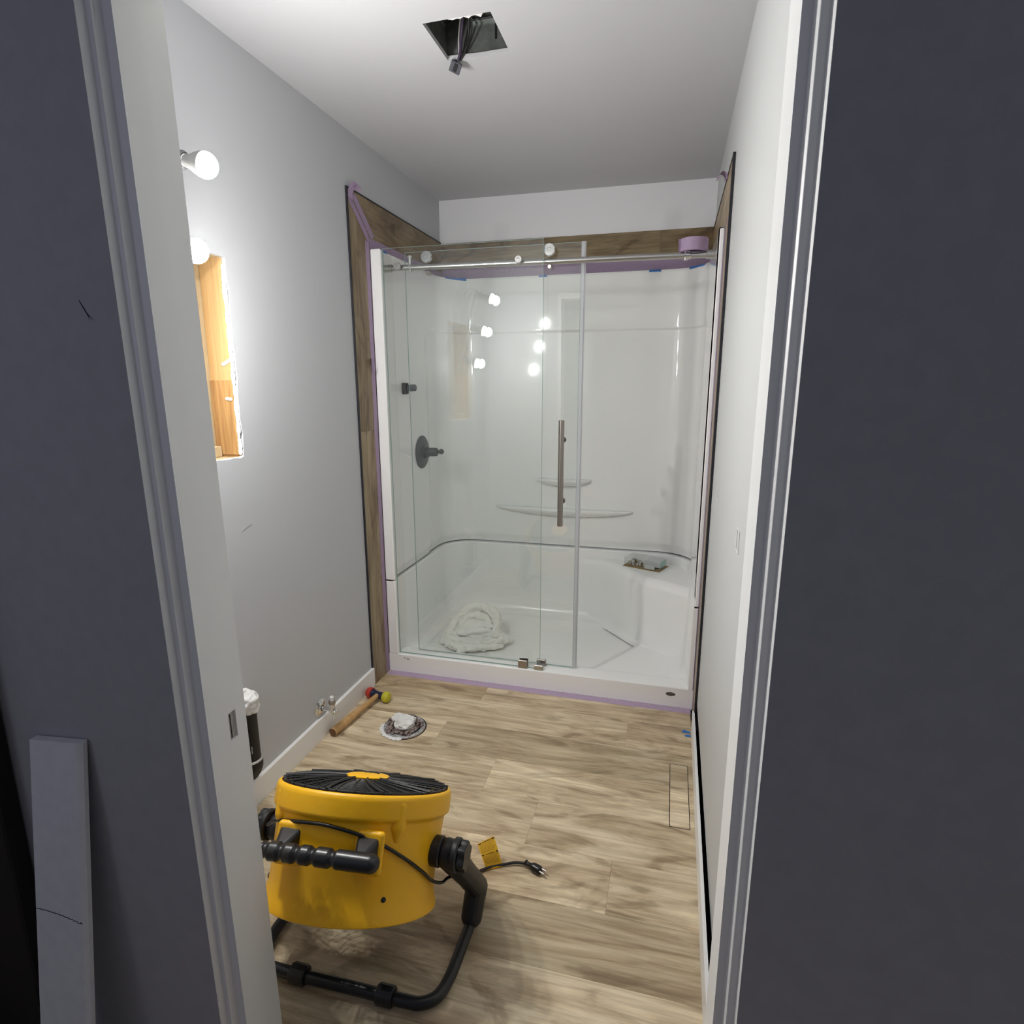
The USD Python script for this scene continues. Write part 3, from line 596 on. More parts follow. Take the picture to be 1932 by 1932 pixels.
# ------------------------------------------------------------------ hardware pack on the seat
sp = 0.4402
pk = thing("hardware_pack", "clear plastic hardware pack with brown card, on the shower seat", "packaged hardware", (1.27, 3.33, sp))
c0, ux, uy = V([1.262, 3.345]), V([0.205, -0.078]), V([0.042, 0.128]); ux = ux/np.linalg.norm(ux); uy = uy-(uy@ux)*ux; uy = uy/np.linalg.norm(uy)
def pkbox(a0, a1, b0, b1, z0, z1, b=0.0):
    m = box(a0, a1, b0, b1, z0, z1, b); v = m.vertices.copy(); m.vertices = np.c_[c0[0]+v[:, 0]*ux[0]+v[:, 1]*uy[0], c0[1]+v[:, 0]*ux[1]+v[:, 1]*uy[1], sp+v[:, 2]]; return m
obj("backing_card", pkbox(-0.110, 0.110, -0.066, 0.066, 0.0003, 0.0025), KRAFT, pk, smooth=False)
bl = pkbox(-0.104, 0.104, -0.060, 0.060, 0.003, 0.052); bl.update_faces(bl.face_normals[:, 2] > -0.5)
obj("blister", bl, CLEARP, pk, smooth=False)
obj("inner_box", pkbox(0.005, 0.098, -0.030, 0.052, 0.012, 0.046, 0.001), CARD, pk, label="pale boxed insert")
obj("inner_box_edge", pkbox(0.0985, 0.1010, -0.030, 0.052, 0.012, 0.046), CARDG, pk, label="green side of the insert")
obj("price_card", pkbox(0.018, 0.078, -0.0585, -0.0560, 0.006, 0.028), CARD, pk, smooth=False)
for k in range(9):
    a, b_ = -0.092+0.022*(k % 5)+0.006*RNG.random(), -0.040+0.038*(k//5)+0.01*RNG.random()
    m = pkbox(a, a+0.012+0.008*RNG.random(), b_, b_+0.010+0.012*RNG.random(), 0.003, 0.016+0.018*RNG.random(), 0.002)
    obj("metal_bracket", m, HWARE if k % 3 else CHROME, pk)

# ------------------------------------------------------------------ masking tape
tp = thing("tape_roll", "roll of purple masking tape lying on the shower rail", "tape roll", (1.405, YRL+0.012, 1.981))
to = V([1.412, YRL+0.014, 1.9805])
obj("tape_winding", lathe([(0.0400, 0), (0.0545, 0), (0.0555, 0.001), (0.0555, 0.047), (0.0545, 0.048), (0.0400, 0.048)], to, (0, 0, 1), 56, closed=True), PURP, tp)
obj("core", lathe([(0.0375, 0.0005), (0.0398, 0.0005), (0.0398, 0.0475), (0.0375, 0.0475)], to, (0, 0, 1), 56, closed=True), plain("tape_core", (0.16, 0.09, 0.20), 0.7), tp)
obj("loose_end", polybox([(0, 0.004), (0.011, 0.002), (0.012, 0.046), (0.002, 0.047), (0.004, 0.036), (-0.004, 0.038)], lambda a, b: (to[0]-0.054-a*0.9+0.004, to[1]-0.018-a*0.6, to[2]+b), (0.0, -0.0003, 0)), PURP, tp, smooth=False)

def wob(n, a, seed): return (meshkit.noise(np.c_[np.arange(n)*0.9, np.zeros(n)+seed, np.zeros(n)], seed)-0.5)*2*a
def strip_tape(name, label, ends, width_dir, w, lift, mat, n=30, amp=0.0012, seed=1, cat="masking tape", group=None):
    """a tape strip between two points, edges a little ragged; lift is its thickness vector"""
    p, q = V(ends[0], float), V(ends[1], float); t = np.linspace(0, 1, n)[:, None]; d = V(width_dir, float)
    e0 = p+(q-p)*t+d*wob(n, amp, seed)[:, None]; e1 = p+(q-p)*t+d*(w+wob(n, amp, seed+5))[:, None]; L = V(lift, float)
    m = grid(np.stack([e0, e1, e1+L, e0+L, e0], 0)); m.merge_vertices(); m.fix_normals()
    return obj(name, m, mat, label=label, cat=cat, smooth=False)
lx = 0.0062
strip_tape("masking_tape", "purple tape stuck to the floor along the shower threshold", ((0.012, 2.6045, 0.0002), (1.516, 2.6045, 0.0002)), (0, -1, 0), 0.046, (0, 0, 0.0004), PURPF, 90, 0.002, 3)
strip_tape("masking_tape", "purple tape running up the left plank trim beside the stall flange", ((lx, YF-0.0005, 0.0008), (lx, YF-0.0005, 2.085)), (0, -1, 0), 0.036, (0.0004, 0, 0), PURP, 90, 0.0012, 11)
def mitre(y0, z0, y1, z1, dy, dz, w): return ((lx+0.0005, y0, z0), (lx+0.0005, y1, z1)), (0, dy, dz), w
strip_tape("masking_tape", "purple tape below the mitre joint, left plank trim", ((lx+0.0006, YT+0.004, TZ-0.006), (lx+0.0006, YF, 2.1105)), (0, -0.0, -1), 0.040, (0.0004, 0, 0), PURP, 30, 0.001, 21)
strip_tape("masking_tape", "purple tape above the mitre joint, left plank trim", ((lx+0.0006, YT+0.030, TZ-0.022), (lx+0.0006, YF+0.020, 2.1010)), (0, 0.85, 0.50), 0.036, (0.0004, 0, 0), PURP, 30, 0.001, 25)
strip_tape("masking_tape", "purple tape on the left plank trim above the stall edge", ((lx+0.0001, YF+0.004, 2.0575), (lx+0.0001, YB-0.010, 2.0575)), (0, 0, 1), 0.046, (0.0004, 0, 0), PURP, 60, 0.0012, 31)
strip_tape("masking_tape", "purple tape on the back plank band above the stall edge", ((0.010, YB-0.0064, 2.0575), (W-0.010, YB-0.0064, 2.0575)), (0, 0, 1), 0.060, (0, -0.0004, 0), PURP, 80, 0.0012, 37)
strip_tape("masking_tape", "purple tape on the right plank trim beside the stall flange", ((W-lx, YF-0.0005, 0.0008), (W-lx, YF-0.0005, 2.085)), (0, -1, 0), 0.030, (-0.0004, 0, 0), PURP, 90, 0.0012, 41)
# loose curls
def curl(path, width_vec, label):
    P = spline(path, 10); w = V(width_vec, float); T = np.gradient(P, axis=0); N = np.cross(T, w); N /= np.linalg.norm(N, axis=1)[:, None]
    m = grid(np.stack([P, P+w, P+w+N*0.0004, P+N*0.0004, P], 0)); m.merge_vertices(); m.fix_normals()
    obj("tape_curl", m, PURP, label=label, cat="masking tape", smooth=40)
curl([(0.009, 2.434, 2.226), (0.010, 2.435, 2.252), (0.018, 2.438, 2.274), (0.032, 2.444, 2.286), (0.040, 2.452, 2.280), (0.036, 2.456, 2.268), (0.026, 2.452, 2.268)], (0.002, 0.032, -0.010), "curled purple tape end at the top left corner of the plank trim")
curl([(0.0075, 2.566, 1.580), (0.014, 2.556, 1.570), (0.022, 2.548, 1.555), (0.020, 2.552, 1.535), (0.0085, 2.566, 1.515)], (0.0, 0.024, -0.012), "peeling purple tape flap halfway up the left plank trim")
curl([(W-0.007, 2.640, 2.238), (W-0.012, 2.640, 2.256), (W-0.026, 2.642, 2.264), (W-0.036, 2.645, 2.256), (W-0.040, 2.648, 2.240)], (-0.006, 0.075, 0.010), "crumpled purple tape end at the top of the right plank trim")
# blue bits of tape on the stall's upper edge
def bluebit(x0, x1, h, label, y=None):
    yy = SYB+0.0 if y is None else y
    obj("blue_tape", prism([(x0, 2.046), (x1, 2.0462), (x1-0.004, 2.0565), (x0+0.002, 2.0565)], yy-0.0022, yy-0.0018, "xz"), BLUE, label=label, cat="painter's tape", smooth=False)
bluebit(0.600, 0.650, 0.012, "blue tape scrap on the back stall edge, behind the roller")
bluebit(1.205, 1.268, 0.012, "blue tape scrap on the open right part of the back stall edge")
def arcbit(sgn, t0, t1, label, r_in=0.0012):
    ts_ = np.linspace(t0, t1, 10); rr = SR-r_in
    cx = SXL+SR if sgn < 0 else SXR-SR
    P = V([(cx+sgn*rr*math.cos(t), SYB-SR+rr*math.sin(t), 2.046+0.004*math.sin(3*t)) for t in ts_])
    Q = P.copy(); Q[:, 2] = 2.0575
    off = V([[sgn*0.0004*math.cos(t), 0.0004*math.sin(t), 0] for t in ts_])*-1
    m = grid(np.stack([P, Q, Q+off, P+off, P], 0)); m.merge_vertices(); m.fix_normals()
    obj("blue_tape", m, BLUE, label=label, cat="painter's tape", smooth=False)
arcbit(-1, 0.55, 1.30, "blue tape along the left rear corner of the stall edge")
arcbit(1, 0.40, 1.05, "blue tape along the right rear corner of the stall edge")
obj("blue_tape", prism([(2.632, 2.0505), (2.700, 2.0505), (2.690, 2.059), (2.636, 2.0590)], SXL+0.0006, SXL+0.001, "yz"), BLUE, label="blue tape at the front left top of the stall", cat="painter's tape", smooth=False)
bf = thing("blue_tape", "blue tape scraps on the floor by the right baseboard", "painter's tape", (1.49, 2.39, 0))
obj("scrap", polybox([(1.474, 2.402), (1.483, 2.415), (1.508, 2.408), (1.507, 2.398), (1.490, 2.400), (1.478, 2.396)], lambda a, b: (a, b, 0.0012+0.25*max(0, b-2.402)), (0, 0, 0.0005)), BLUE, bf, smooth=False)
obj("scrap", polybox([(1.484, 2.378), (1.490, 2.370), (1.5105, 2.368), (1.5105, 2.382), (1.496, 2.386)], lambda a, b: (a, b, 0.0008+0.2*max(0, a-1.495)), (0, 0, 0.0005)), BLUE, bf, smooth=False)

# ------------------------------------------------------------------ floor register insert
fr = thing("floor_register", "flush wood-look floor vent cover, thin dark outline near right baseboard", "floor vent", (1.459, 1.99, 0))
rx0, rx1, ry0, ry1, g = 1.428, 1.492, 1.815, 2.163, 0.0022
obj("gap_line", cat_(box(rx0-g, rx0, ry0-g, ry1+g, 0.0001, 0.0004), box(rx1, rx1+g, ry0-g, ry1+g, 0.0001, 0.0004), box(rx0, rx1, ry0-g, ry0, 0.0001, 0.0004), box(rx0, rx1, ry1, ry1+g, 0.0001, 0.0004)), PENCIL, fr, smooth=False)
obj("cover", box(rx0+0.0004, rx1-0.0004, ry0+0.0004, 2.0245, 0.0001, 0.0006), OAKX[0], fr, smooth=False)
obj("cover", box(rx0+0.0004, rx1-0.0004, 2.0249, ry1-0.0004, 0.0001, 0.0006), OAKX[2], fr, smooth=False)

# ------------------------------------------------------------------ vanity light hanging on the left wall
vl = thing("vanity_light", "white three-bulb bar light hanging upright on the left wall", "light fixture", (0.0, 1.39, 1.80))
bulbs = [V([0.195, 1.388, 2.000]), V([0.140, 1.388, 1.802]), V([0.088, 1.388, 1.597])]
bd = bulbs[0]-bulbs[2]; bd /= np.linalg.norm(bd); ax = V([bd[2], 0, -bd[0]])       # away from the wall
obj("bar", rod(bulbs[0]-ax*0.104+bd*0.075, bulbs[2]-ax*0.104-bd*0.075, 0.011, 0.002), WHITEP, vl)
obj("mount_plate", box(0.0004, 0.012, 1.335, 1.441, 1.955, 2.065, 0.003), WHITEP, vl)
obj("wire", tube(spline([(0.008, 1.388, 2.01), (0.03, 1.395, 2.05), (0.055, 1.39, 2.07), bulbs[0]-ax*0.125+bd*0.03], 8), 0.004), BLKP, vl)
for b in bulbs:
    s = obj("socket", lathe([(0, 0), (0.021, 0), (0.0225, 0.004), (0.0225, 0.030), (0.019, 0.036), (0, 0.036)], b-ax*0.0942, ax, 32), GREYM, vl)
    obj("bulb_neck", lathe([(0.0150, -0.058), (0.0160, -0.054), (0.0165, -0.048), (0.0192, -0.038), (0.0250, -0.026), (0.0295, -0.0125), (0.0316, -0.002), (0.0316, 0.0012)], b, ax, 32), NECK, s)
    obj("bulb_shoulder", lathe([(0.0318*math.cos(t), 0.0318*math.sin(t)) for t in np.linspace(0.045, 0.30, 6)], b, ax, 32), BULBS, vl, smooth=True)
    th = np.linspace(0.30, math.pi/2, 14)
    pr = [(0.0318*math.cos(t), 0.0318*math.sin(t)) for t in th]; pr[-1] = (0.0, 0.0318)
    obj("bulb", lathe(pr, b, ax, 32), BULBM, vl, smooth=True)

# ------------------------------------------------------------------ ceiling fan housing (open)
fh = thing("fan_housing", "open galvanized metal fan housing sunk in the ceiling", "fan housing", (0.70, 1.97, H))
z0, z1 = H+0.0005, H+0.185
hx0, hx1, hy0, hy1 = 0.590, 0.809, 1.857, 2.086
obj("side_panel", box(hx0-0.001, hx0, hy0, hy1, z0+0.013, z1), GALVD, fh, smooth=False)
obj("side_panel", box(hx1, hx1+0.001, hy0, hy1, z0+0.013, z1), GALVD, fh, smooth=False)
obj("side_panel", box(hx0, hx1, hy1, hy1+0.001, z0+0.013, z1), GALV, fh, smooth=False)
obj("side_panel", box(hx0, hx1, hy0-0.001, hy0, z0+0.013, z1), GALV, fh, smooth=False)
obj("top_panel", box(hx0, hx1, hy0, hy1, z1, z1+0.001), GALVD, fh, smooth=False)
obj("seam_flange", box(hx0+0.085, hx1-0.002, hy1-0.012, hy1-0.0005, z0+0.098, z0+0.104), GALV, fh, smooth=False)
obj("seam_flange", box(hx0+0.0005, hx0+0.006, hy0+0.01, hy1-0.03, z0+0.085, z0+0.092), GALV, fh, smooth=False)
obj("slot_hole", box(0.752, 0.759, hy1-0.0012, hy1-0.0003, z0+0.045, z0+0.088), BLACKE, fh, smooth=False)
obj("slot_hole", box(0.745, 0.765, hy1-0.0130, hy1-0.0122, z0+0.0985, z0+0.1030), BLACKE, fh, smooth=False)
obj("damper_duct", lathe([(0.045, 0), (0.050, 0), (0.050, 0.02), (0.045, 0.02)], (hx0+0.001, 2.005, z0+0.130), (1, 0, 0), 32, closed=True), BLACKE, fh)
jg = [(0.672, 1.874)]+[(0.672+0.012*i, 1.874+0.006*math.sin(2.6*i)+0.004*(i % 3)) for i in range(1, 10)]+[(0.790, 1.866), (0.672, 1.864)]
obj("torn_drywall", prism(Polygon(jg).buffer(0), H+0.004, H+0.016), PLASTER, fh, smooth=False)
hn = thing("wire_harness", "dark wires and plug hanging from the ceiling fan housing", "wiring", (0.65, 2.03, H))
for k, (dx, dy, r) in enumerate(((0, 0, .0045), (0.010, 0.004, .003), (-0.006, 0.008, .003), (0.016, -0.004, .0025))):
    obj("wire", tube(spline([(0.690+dx, 2.000+dy, H+0.165), (0.668+dx*1.6, 2.030+dy, H+0.12), (0.648+dx*2.2, 2.062+dy*1.4, H+0.060), (0.640+dx*1.2, 2.072+dy, H+0.020), (0.630+dx*.6, 2.078+dy*.4, H-0.004)], 8), r), [plain("wire_purple", (0.055, 0.035, 0.07), .4), BLKP, plain("wire_white", (0.55, 0.53, 0.55), .4), BLKP][k], hn)
pm = box(-0.018, 0.018, -0.011, 0.011, -0.016, 0.016, 0.002)
pm.apply_transform(trimesh.transformations.euler_matrix(0.5, 0.35, 0.5)); pm.apply_translation([0.617, 2.086, H-0.018])
obj("plug_body", pm, plain("plug_grey", (0.10, 0.10, 0.115), 0.35), hn)
pm2 = box(-0.006, 0.006, -0.0125, -0.0112, -0.012, 0.010, 0.0003); pm2.apply_transform(trimesh.transformations.euler_matrix(0.5, 0.35, 0.5)); pm2.apply_translation([0.617, 2.086, H-0.018])
obj("plug_face", pm2, BLACKE, hn, smooth=False)

# ------------------------------------------------------------------ mallet
mt = thing("mallet", "wooden-handled mallet, red and yellow faces, by left baseboard", "mallet", (0.06, 2.15, 0))
HP = [V([0.045, 1.990, 0.021]), V([0.092, 2.312, 0.028])]
hdv = HP[1]-HP[0]; L = np.linalg.norm(hdv)
secs = [(0.0, .0185, .0165), (0.012, .0192, .0170), (0.10, .0185, .0165), (0.17, .0150, .0140), (0.26, .0125, .0125), (L-0.012, .0120, .0120), (L-0.004, .0095, .0095)]
a_, b_, n_ = frame(hdv); th = np.linspace(0, 2*np.pi, 28, endpoint=False)
rows = [[HP[0]+n_*h+a_*r*math.cos(t)+b_*s*math.sin(t) for t in th] for h, r, s in secs]
rows.append([HP[0]+n_*L]*28)
obj("handle", grid(V(rows), wrap=True), HAND, mt, smooth=50)
obj("handle_end", lathe([(0, 0), (0.0165, 0), (0.0175, 0.0012), (0, 0.0012)], HP[0]-n_*0.0013, n_, 28), HANDE, mt, label="dark sawn end of the handle")
hx = V([0.965, -0.20, 0.0]); hx /= np.linalg.norm(hx); hc = V([0.091, 2.313, 0.0265])
obj("head", lathe([(0, -0.034), (0.0195, -0.034), (0.021, -0.031), (0.0165, -0.018), (0.0165, 0.018), (0.021, 0.031), (0.0195, 0.034), (0, 0.034)], hc, hx, 36), NAVY, mt)
def face(s): return lathe([(0, 0), (0.0235, 0), (0.0255, 0.003), (0.0255, 0.018), (0.0215, 0.026), (0.013, 0.0295), (0, 0.0305)], hc+hx*s*0.0345, hx*s, 36)
obj("face", face(-1), RED, mt, label="red rubber face"); obj("face", face(1), YG, mt, label="yellow rubber face")

# ------------------------------------------------------------------ toilet flange
tf = thing("toilet_flange", "crusty toilet flange in the floor, stuffed with white rag", "toilet flange", (HOLE_C[0], HOLE_C[1], 0))
ring = lathe([(0.050, 0.0006), (0.088, 0.0006), (0.090, 0.003), (0.086, 0.0075), (0.056, 0.0090), (0.050, 0.006)], (HOLE_C[0], HOLE_C[1], 0), (0, 0, 1), 60, closed=True)
obj("ring", ring, FLG, tf)
obj("ring_gap", lathe([(0.0905, 0.0003), (0.0965, 0.0003), (0.0965, 0.0009), (0.0905, 0.0009)], (HOLE_C[0]+0.002, HOLE_C[1]-0.002, 0), (0, 0, 1), 60, closed=True), BLACKE, tf)
for k, (a0, a1) in enumerate(((-0.55, -0.05), (1.5, 2.0), (3.0, 3.3), (4.1, 4.5))):
    t = np.linspace(a0, a1, 9)
    P = [(HOLE_C[0]+0.079*math.cos(x), HOLE_C[1]+0.079*math.sin(x)) for x in t]+[(HOLE_C[0]+0.070*math.cos(x), HOLE_C[1]+0.070*math.sin(x)) for x in t[::-1]]
    obj("bolt_slot", prism(P, 0.0070, 0.0096), BLACKE, tf, smooth=False)
def blob(c, r, sq, seed, amp=0.35, fr=26, sub=4):
    m = trimesh.creation.icosphere(sub, 1.0); v = m.vertices*V(sq)*r
    d = meshkit.fbm(m.vertices*2.3+seed, 4, seed)-0.5
    m.vertices = V(c)+v*(1+amp*2*d[:, None]); return m
crust = []
for k in range(26):
    t = k/26*2*math.pi; r = 0.062+0.008*math.sin(5*t)
    crust.append(blob((HOLE_C[0]+r*math.cos(t), HOLE_C[1]+r*math.sin(t), 0.010), 0.014, (1.1, 1.1, 0.65), 30+k, 0.5, sub=3))
obj("wax_ring", cat_(*crust), WAX, tf, label="broken brown wax ring", smooth=60)
obj("rag", blob((HOLE_C[0]+0.004, HOLE_C[1]-0.004, 0.020), 0.046, (1.0, 0.95, 0.62), 3, 0.42), RAG, tf, label="white rag plug", smooth=60)
obj("rag_fold", blob((HOLE_C[0]-0.030, HOLE_C[1]+0.030, 0.018), 0.034, (1.15, 0.8, 0.6), 8, 0.45), RAG, tf, label="white rag plug", smooth=60)
obj("rag_fold", blob((HOLE_C[0]+0.022, HOLE_C[1]+0.012, 0.030), 0.026, (1.0, 0.7, 0.75), 12, 0.45), RAG, tf, label="white rag plug", smooth=60)
obj("plaster_rim", cat_(*[blob((HOLE_C[0]+0.092*math.cos(t), HOLE_C[1]+0.092*math.sin(t), 0.002), 0.010, (1.3, 1.3, 0.35), int(70+t*10), 0.5, sub=2) for t in np.linspace(3.3, 4.9, 9)]), PLASTER, tf, smooth=60)

# ------------------------------------------------------------------ water shut-off valve
wv = thing("shutoff_valve", "small chrome water shut-off valve on the left wall over baseboard", "shut-off valve", (0, 1.985, 0.14))
vy, vz = 1.978, 0.137
obj("escutcheon", lathe([(0.010, 0), (0.036, 0), (0.037, 0.002), (0.028, 0.008), (0.012, 0.011)], (0.0004, vy, vz), (1, 0, 0), 40), CHROME, wv)
obj("supply_stub", rod((0.011, vy, vz), (0.052, vy, vz), 0.0090, 0.001), CHROME, wv)
obj("body", cat_(rod((0.060, vy, vz-0.020), (0.060, vy, vz+0.034), 0.0120, 0.002), rod((0.044, vy, vz), (0.064, vy, vz), 0.0115, 0.002)), CHROME, wv)
obj("packing_nut", lathe([(0, 0), (0.0135, 0), (0.0145, 0.002), (0.0145, 0.013), (0.0125, 0.016), (0, 0.016)], (0.060, vy, vz+0.026), (0, 0, 1), 6), STEELD, wv, smooth=False)
obj("outlet_cap", cat_(rod((0.060, vy, vz+0.042), (0.060, vy, vz+0.052), 0.0075), rod((0.060, vy, vz+0.052), (0.060, vy, vz+0.060), 0.0085, 0.002)), WHITEP, wv)
hnd = trimesh.creation.icosphere(3, 1.0); hnd.vertices *= [0.007, 0.020, 0.013]; hnd.apply_translation([0.080, vy-0.006, vz-0.004])
obj("handle", cat_(hnd, rod((0.066, vy, vz-0.002), (0.080, vy-0.004, vz-0.004), 0.005)), CHROME, wv)

# ------------------------------------------------------------------ capped drain pipe by the door
dp = thing("drain_pipe", "black drain pipe from the left wall, white cloth in its end", "drain pipe", (0.045, 1.487, 0.2))
dx_, dy_ = 0.050, 1.497
obj("riser", lathe([(0, 0), (0.0320, 0), (0.0320, 0.165), (0.0345, 0.170), (0.0345, 0.196), (0.031, 0.198), (0, 0.198)], (dx_, dy_, 0.225), (0, 0, 1), 36), DUSTY, dp)
obj("collar", lathe([(0.0320, 0), (0.0362, 0), (0.0372, 0.002), (0.0372, 0.006), (0.0362, 0.008), (0.0320, 0.008)], (dx_, dy_, 0.2235), (0, 0, 1), 40, closed=True), plain("collar_white", (0.62, 0.61, 0.59), 0.5), dp, label="white glue line")
obj("elbow", tube(spline([(dx_, dy_, 0.2240), (dx_, dy_, 0.205), (dx_-0.012, dy_, 0.182), (dx_-0.030, dy_, 0.172), (0.0006, dy_, 0.170)], 8), 0.0370, 30), DUSTY, dp)
obj("label_print", box(dx_+0.0225, dx_+0.0262, dy_-0.022, dy_-0.012, 0.262, 0.290, 0.001), plain("print_grey", (0.30, 0.29, 0.28), 0.6), dp)
obj("cloth", cat_(blob((dx_, dy_, 0.432), 0.044, (1.0, 1.0, 1.05), 5, 0.30), blob((dx_-0.012, dy_-0.010, 0.462), 0.024, (1.0, 1.0, 1.1), 15, 0.4)), RAG, dp, label="white cloth plug", smooth=60)

# ------------------------------------------------------------------ slots in the right wall
for k, (y, z, h, lab) in enumerate(((1.470, 1.094, 0.056, "narrow drywall slit in the right wall, nearer the door"), (2.131, 1.094, 0.050, "narrow drywall slit in the right wall, by the shower trim"), (2.300, 1.937, 0.056, "narrow drywall slit high on the right wall by the trim"))):
    s = thing("wall_slit", lab, "wall slit", (W, y, z))
    obj("patch_rim", cat_(box(W-0.0016, W-0.0003, y-0.026, y-0.022, z-h/2, z+h/2, 0.0004), box(W-0.0016, W-0.0003, y+0.022, y+0.026, z-h/2, z+h/2, 0.0004), box(W-0.0016, W-0.0003, y-0.0215, y+0.0215, z+h/2-0.004, z+h/2, 0.0004), box(W-0.0016, W-0.0003, y-0.0215, y+0.0215, z-h/2, z-h/2+0.004, 0.0004)), WHITEP, s, smooth=False)
    obj("slit_gap", box(W-0.0009, W-0.0003, y-0.0215, y-0.0150, z-h/2+0.005, z+h/2-0.005), DARK if k == 0 else GREYM, s, smooth=False)

# ------------------------------------------------------------------ board leaning in the hall
bo = thing("loose_baseboard", "grey primed baseboard offcut leaning against the hall wall", "board", (0.23, 0.70, 0))
yb0, yb1, hb_ = 0.671, 0.7590, 0.800
def leanb(m):
    m = m.copy(); v = m.vertices.copy(); s = v[:, 2]/hb_; v[:, 1] += yb0+(yb1-yb0)*s; v[:, 2] += 0.0
    v[:, 0] += -0.010+0.022*s; v[:, 2] += s*0.09*(v[:, 0]-0.306); m.vertices = v; return m
pr = [(0.176, 0.0), (0.295, 0.0), (0.3035, 0.006), (0.3035, 0.0145), (0.176, 0.0145)]
m = prism(pr, 0.0006, hb_); m = m.subdivide(); obj("plank_face", leanb(m), BOARD, bo, smooth=False)
pl = [leanb(box(0.178+0.0117*i, 0.1905+0.0117*i, -0.0007, -0.0002, 0.4415-0.00014*i*i, 0.4425-0.00014*i*i)) for i in range(10)]+[leanb(box(0.2905+0.0011*i, 0.2925+0.0011*i, -0.0007+0.0007*i*0.8, 0.0004*i, 0.431+0.0011*i, 0.4322+0.0011*i)) for i in range(6)]
obj("pencil_mark", cat_(*pl), PENCIL, bo, smooth=False)

# ================================================================== DRUM FAN
fn = thing("drum_fan", "yellow and black drum fan on a tube stand", "fan", (0.63, 1.18, 0))
FC = V([.627, 1.25, .424]); FNn = V([-.049, .511, .858]); FNn /= np.linalg.norm(FNn)
fa = V([1, 0, 0.0])-FNn[0]*FNn; fa /= np.linalg.norm(fa); fb = np.cross(FNn, fa)
FM = V([fa, fb, FNn])
def fw(q): return FC+V(q, float)@FM
def fmesh(m):
    m = m.copy(); m.vertices = fw(m.vertices); return m
def pol(deg, r, z):
    t = math.radians(deg); return V([r*math.sin(t), -r*math.cos(t), z])
pr = [(.2125, -.004), (.2160, .0), (.2205, -.001), (.2245, -.006), (.2258, -.014), (.2256, -.048), (.2240, -.0535), (.2195, -.0570), (.2150, -.0600), (.2135, -.0650), (.2115, -.085), (.2070, -.15), (.2040, -.205), (.2045, -.225), (.2090, -.245), (.2135, -.260), (.2140, -.268), (.2110, -.2705), (.2060, -.268), (.1985, -.225), (.2010, -.15), (.2060, -.07), (.2110, -.04)]
dr = lathe(pr, (0, 0, 0), (0, 0, 1), 96, closed=True)
drum = obj("drum", fmesh(dr), YEL, fn, smooth=40, label="yellow drum housing")
for d in (49, 49-90, 49+90, 49+180):
    b_ = m3.Manifold.batch_hull([m3.Manifold.sphere(0.019, 28).translate(tuple(pol(d, .2085, -.022))), m3.Manifold.sphere(0.019, 28).translate(tuple(pol(d, .2075, -.068))), m3.Manifold.sphere(0.010, 24).translate(tuple(pol(d, .205, -.094)))])
    mm = b_.to_mesh(); obj("screw_boss", fmesh(trimesh.Trimesh(mm.vert_properties[:, :3], mm.tri_verts)), YEL, drum, smooth=60)
for d in (46, 46-104, 46+104, 46+180):
    p = pol(d, .2035, -.218); obj("screw", fmesh(lathe([(0, 0), (.0060, 0), (.0058, .0022), (.003, .0034), (0, .0034)], p, pol(d, 1, 0)*V([1, 1, 0]), 20)), BLKP, drum)
# grille: rings, curved spokes, centre badge
gr = []
for r in np.linspace(0.052, 0.208, 14):
    zc = 0.010*(1-(r/0.215)**2)+0.001
    t = np.linspace(0, 2*np.pi, 73); gr.append(tube(np.c_[r*np.cos(t), r*np.sin(t), np.full_like(t, zc)], 0.0016, 6))
for k in range(30):
    t0 = k/30*2*math.pi
    P = [(r*math.cos(t0+1.3*(r-0.05)), r*math.sin(t0+1.3*(r-0.05)), 0.010*(1-(r/0.215)**2)+0.0030) for r in np.linspace(0.046, 0.2145, 9)]
    gr.append(tube(P, 0.0024, 6))
for k in range(10):
    t0 = k/10*2*math.pi+0.1
    P = [(r*math.cos(t0+1.3*(r-0.05)), r*math.sin(t0+1.3*(r-0.05)), 0.0115*(1-(r/0.215)**2)+0.0045) for r in np.linspace(0.046, 0.2145, 9)]
    gr.append(tube(P, 0.0040, 6))
gr.append(lathe([(.206, -.045), (.2085, -.045), (.2085, -.006), (.2122, -.006), (.2122, .0035), (.209, .0055), (.206, .0035)], (0, 0, 0), (0, 0, 1), 90, closed=True))
grille = obj("grille", fmesh(cat_(*gr)), BLKP, fn, smooth=50, label="black front grille")
obj("badge_ring", fmesh(lathe([(0, .006), (.060, .006), (.063, .009), (.060, .0135), (.055, .0145), (0, .0145)], (0, 0, 0), (0, 0, 1), 56)), BLKP, grille)
obj("badge", fmesh(lathe([(0, .0146), (.057, .0146), (.0575, .0170), (.052, .0200), (0, .0225)], (0, 0, 0), (0, 0, 1), 56)), YEL, grille, label="yellow round badge")
sw = [(x, 0.014+0.012*math.cos(x*40), 0.0222) for x in np.linspace(-0.022, 0.022, 12)]
obj("badge_print", fmesh(tube(sw, 0.0014, 6)), INK, grille)
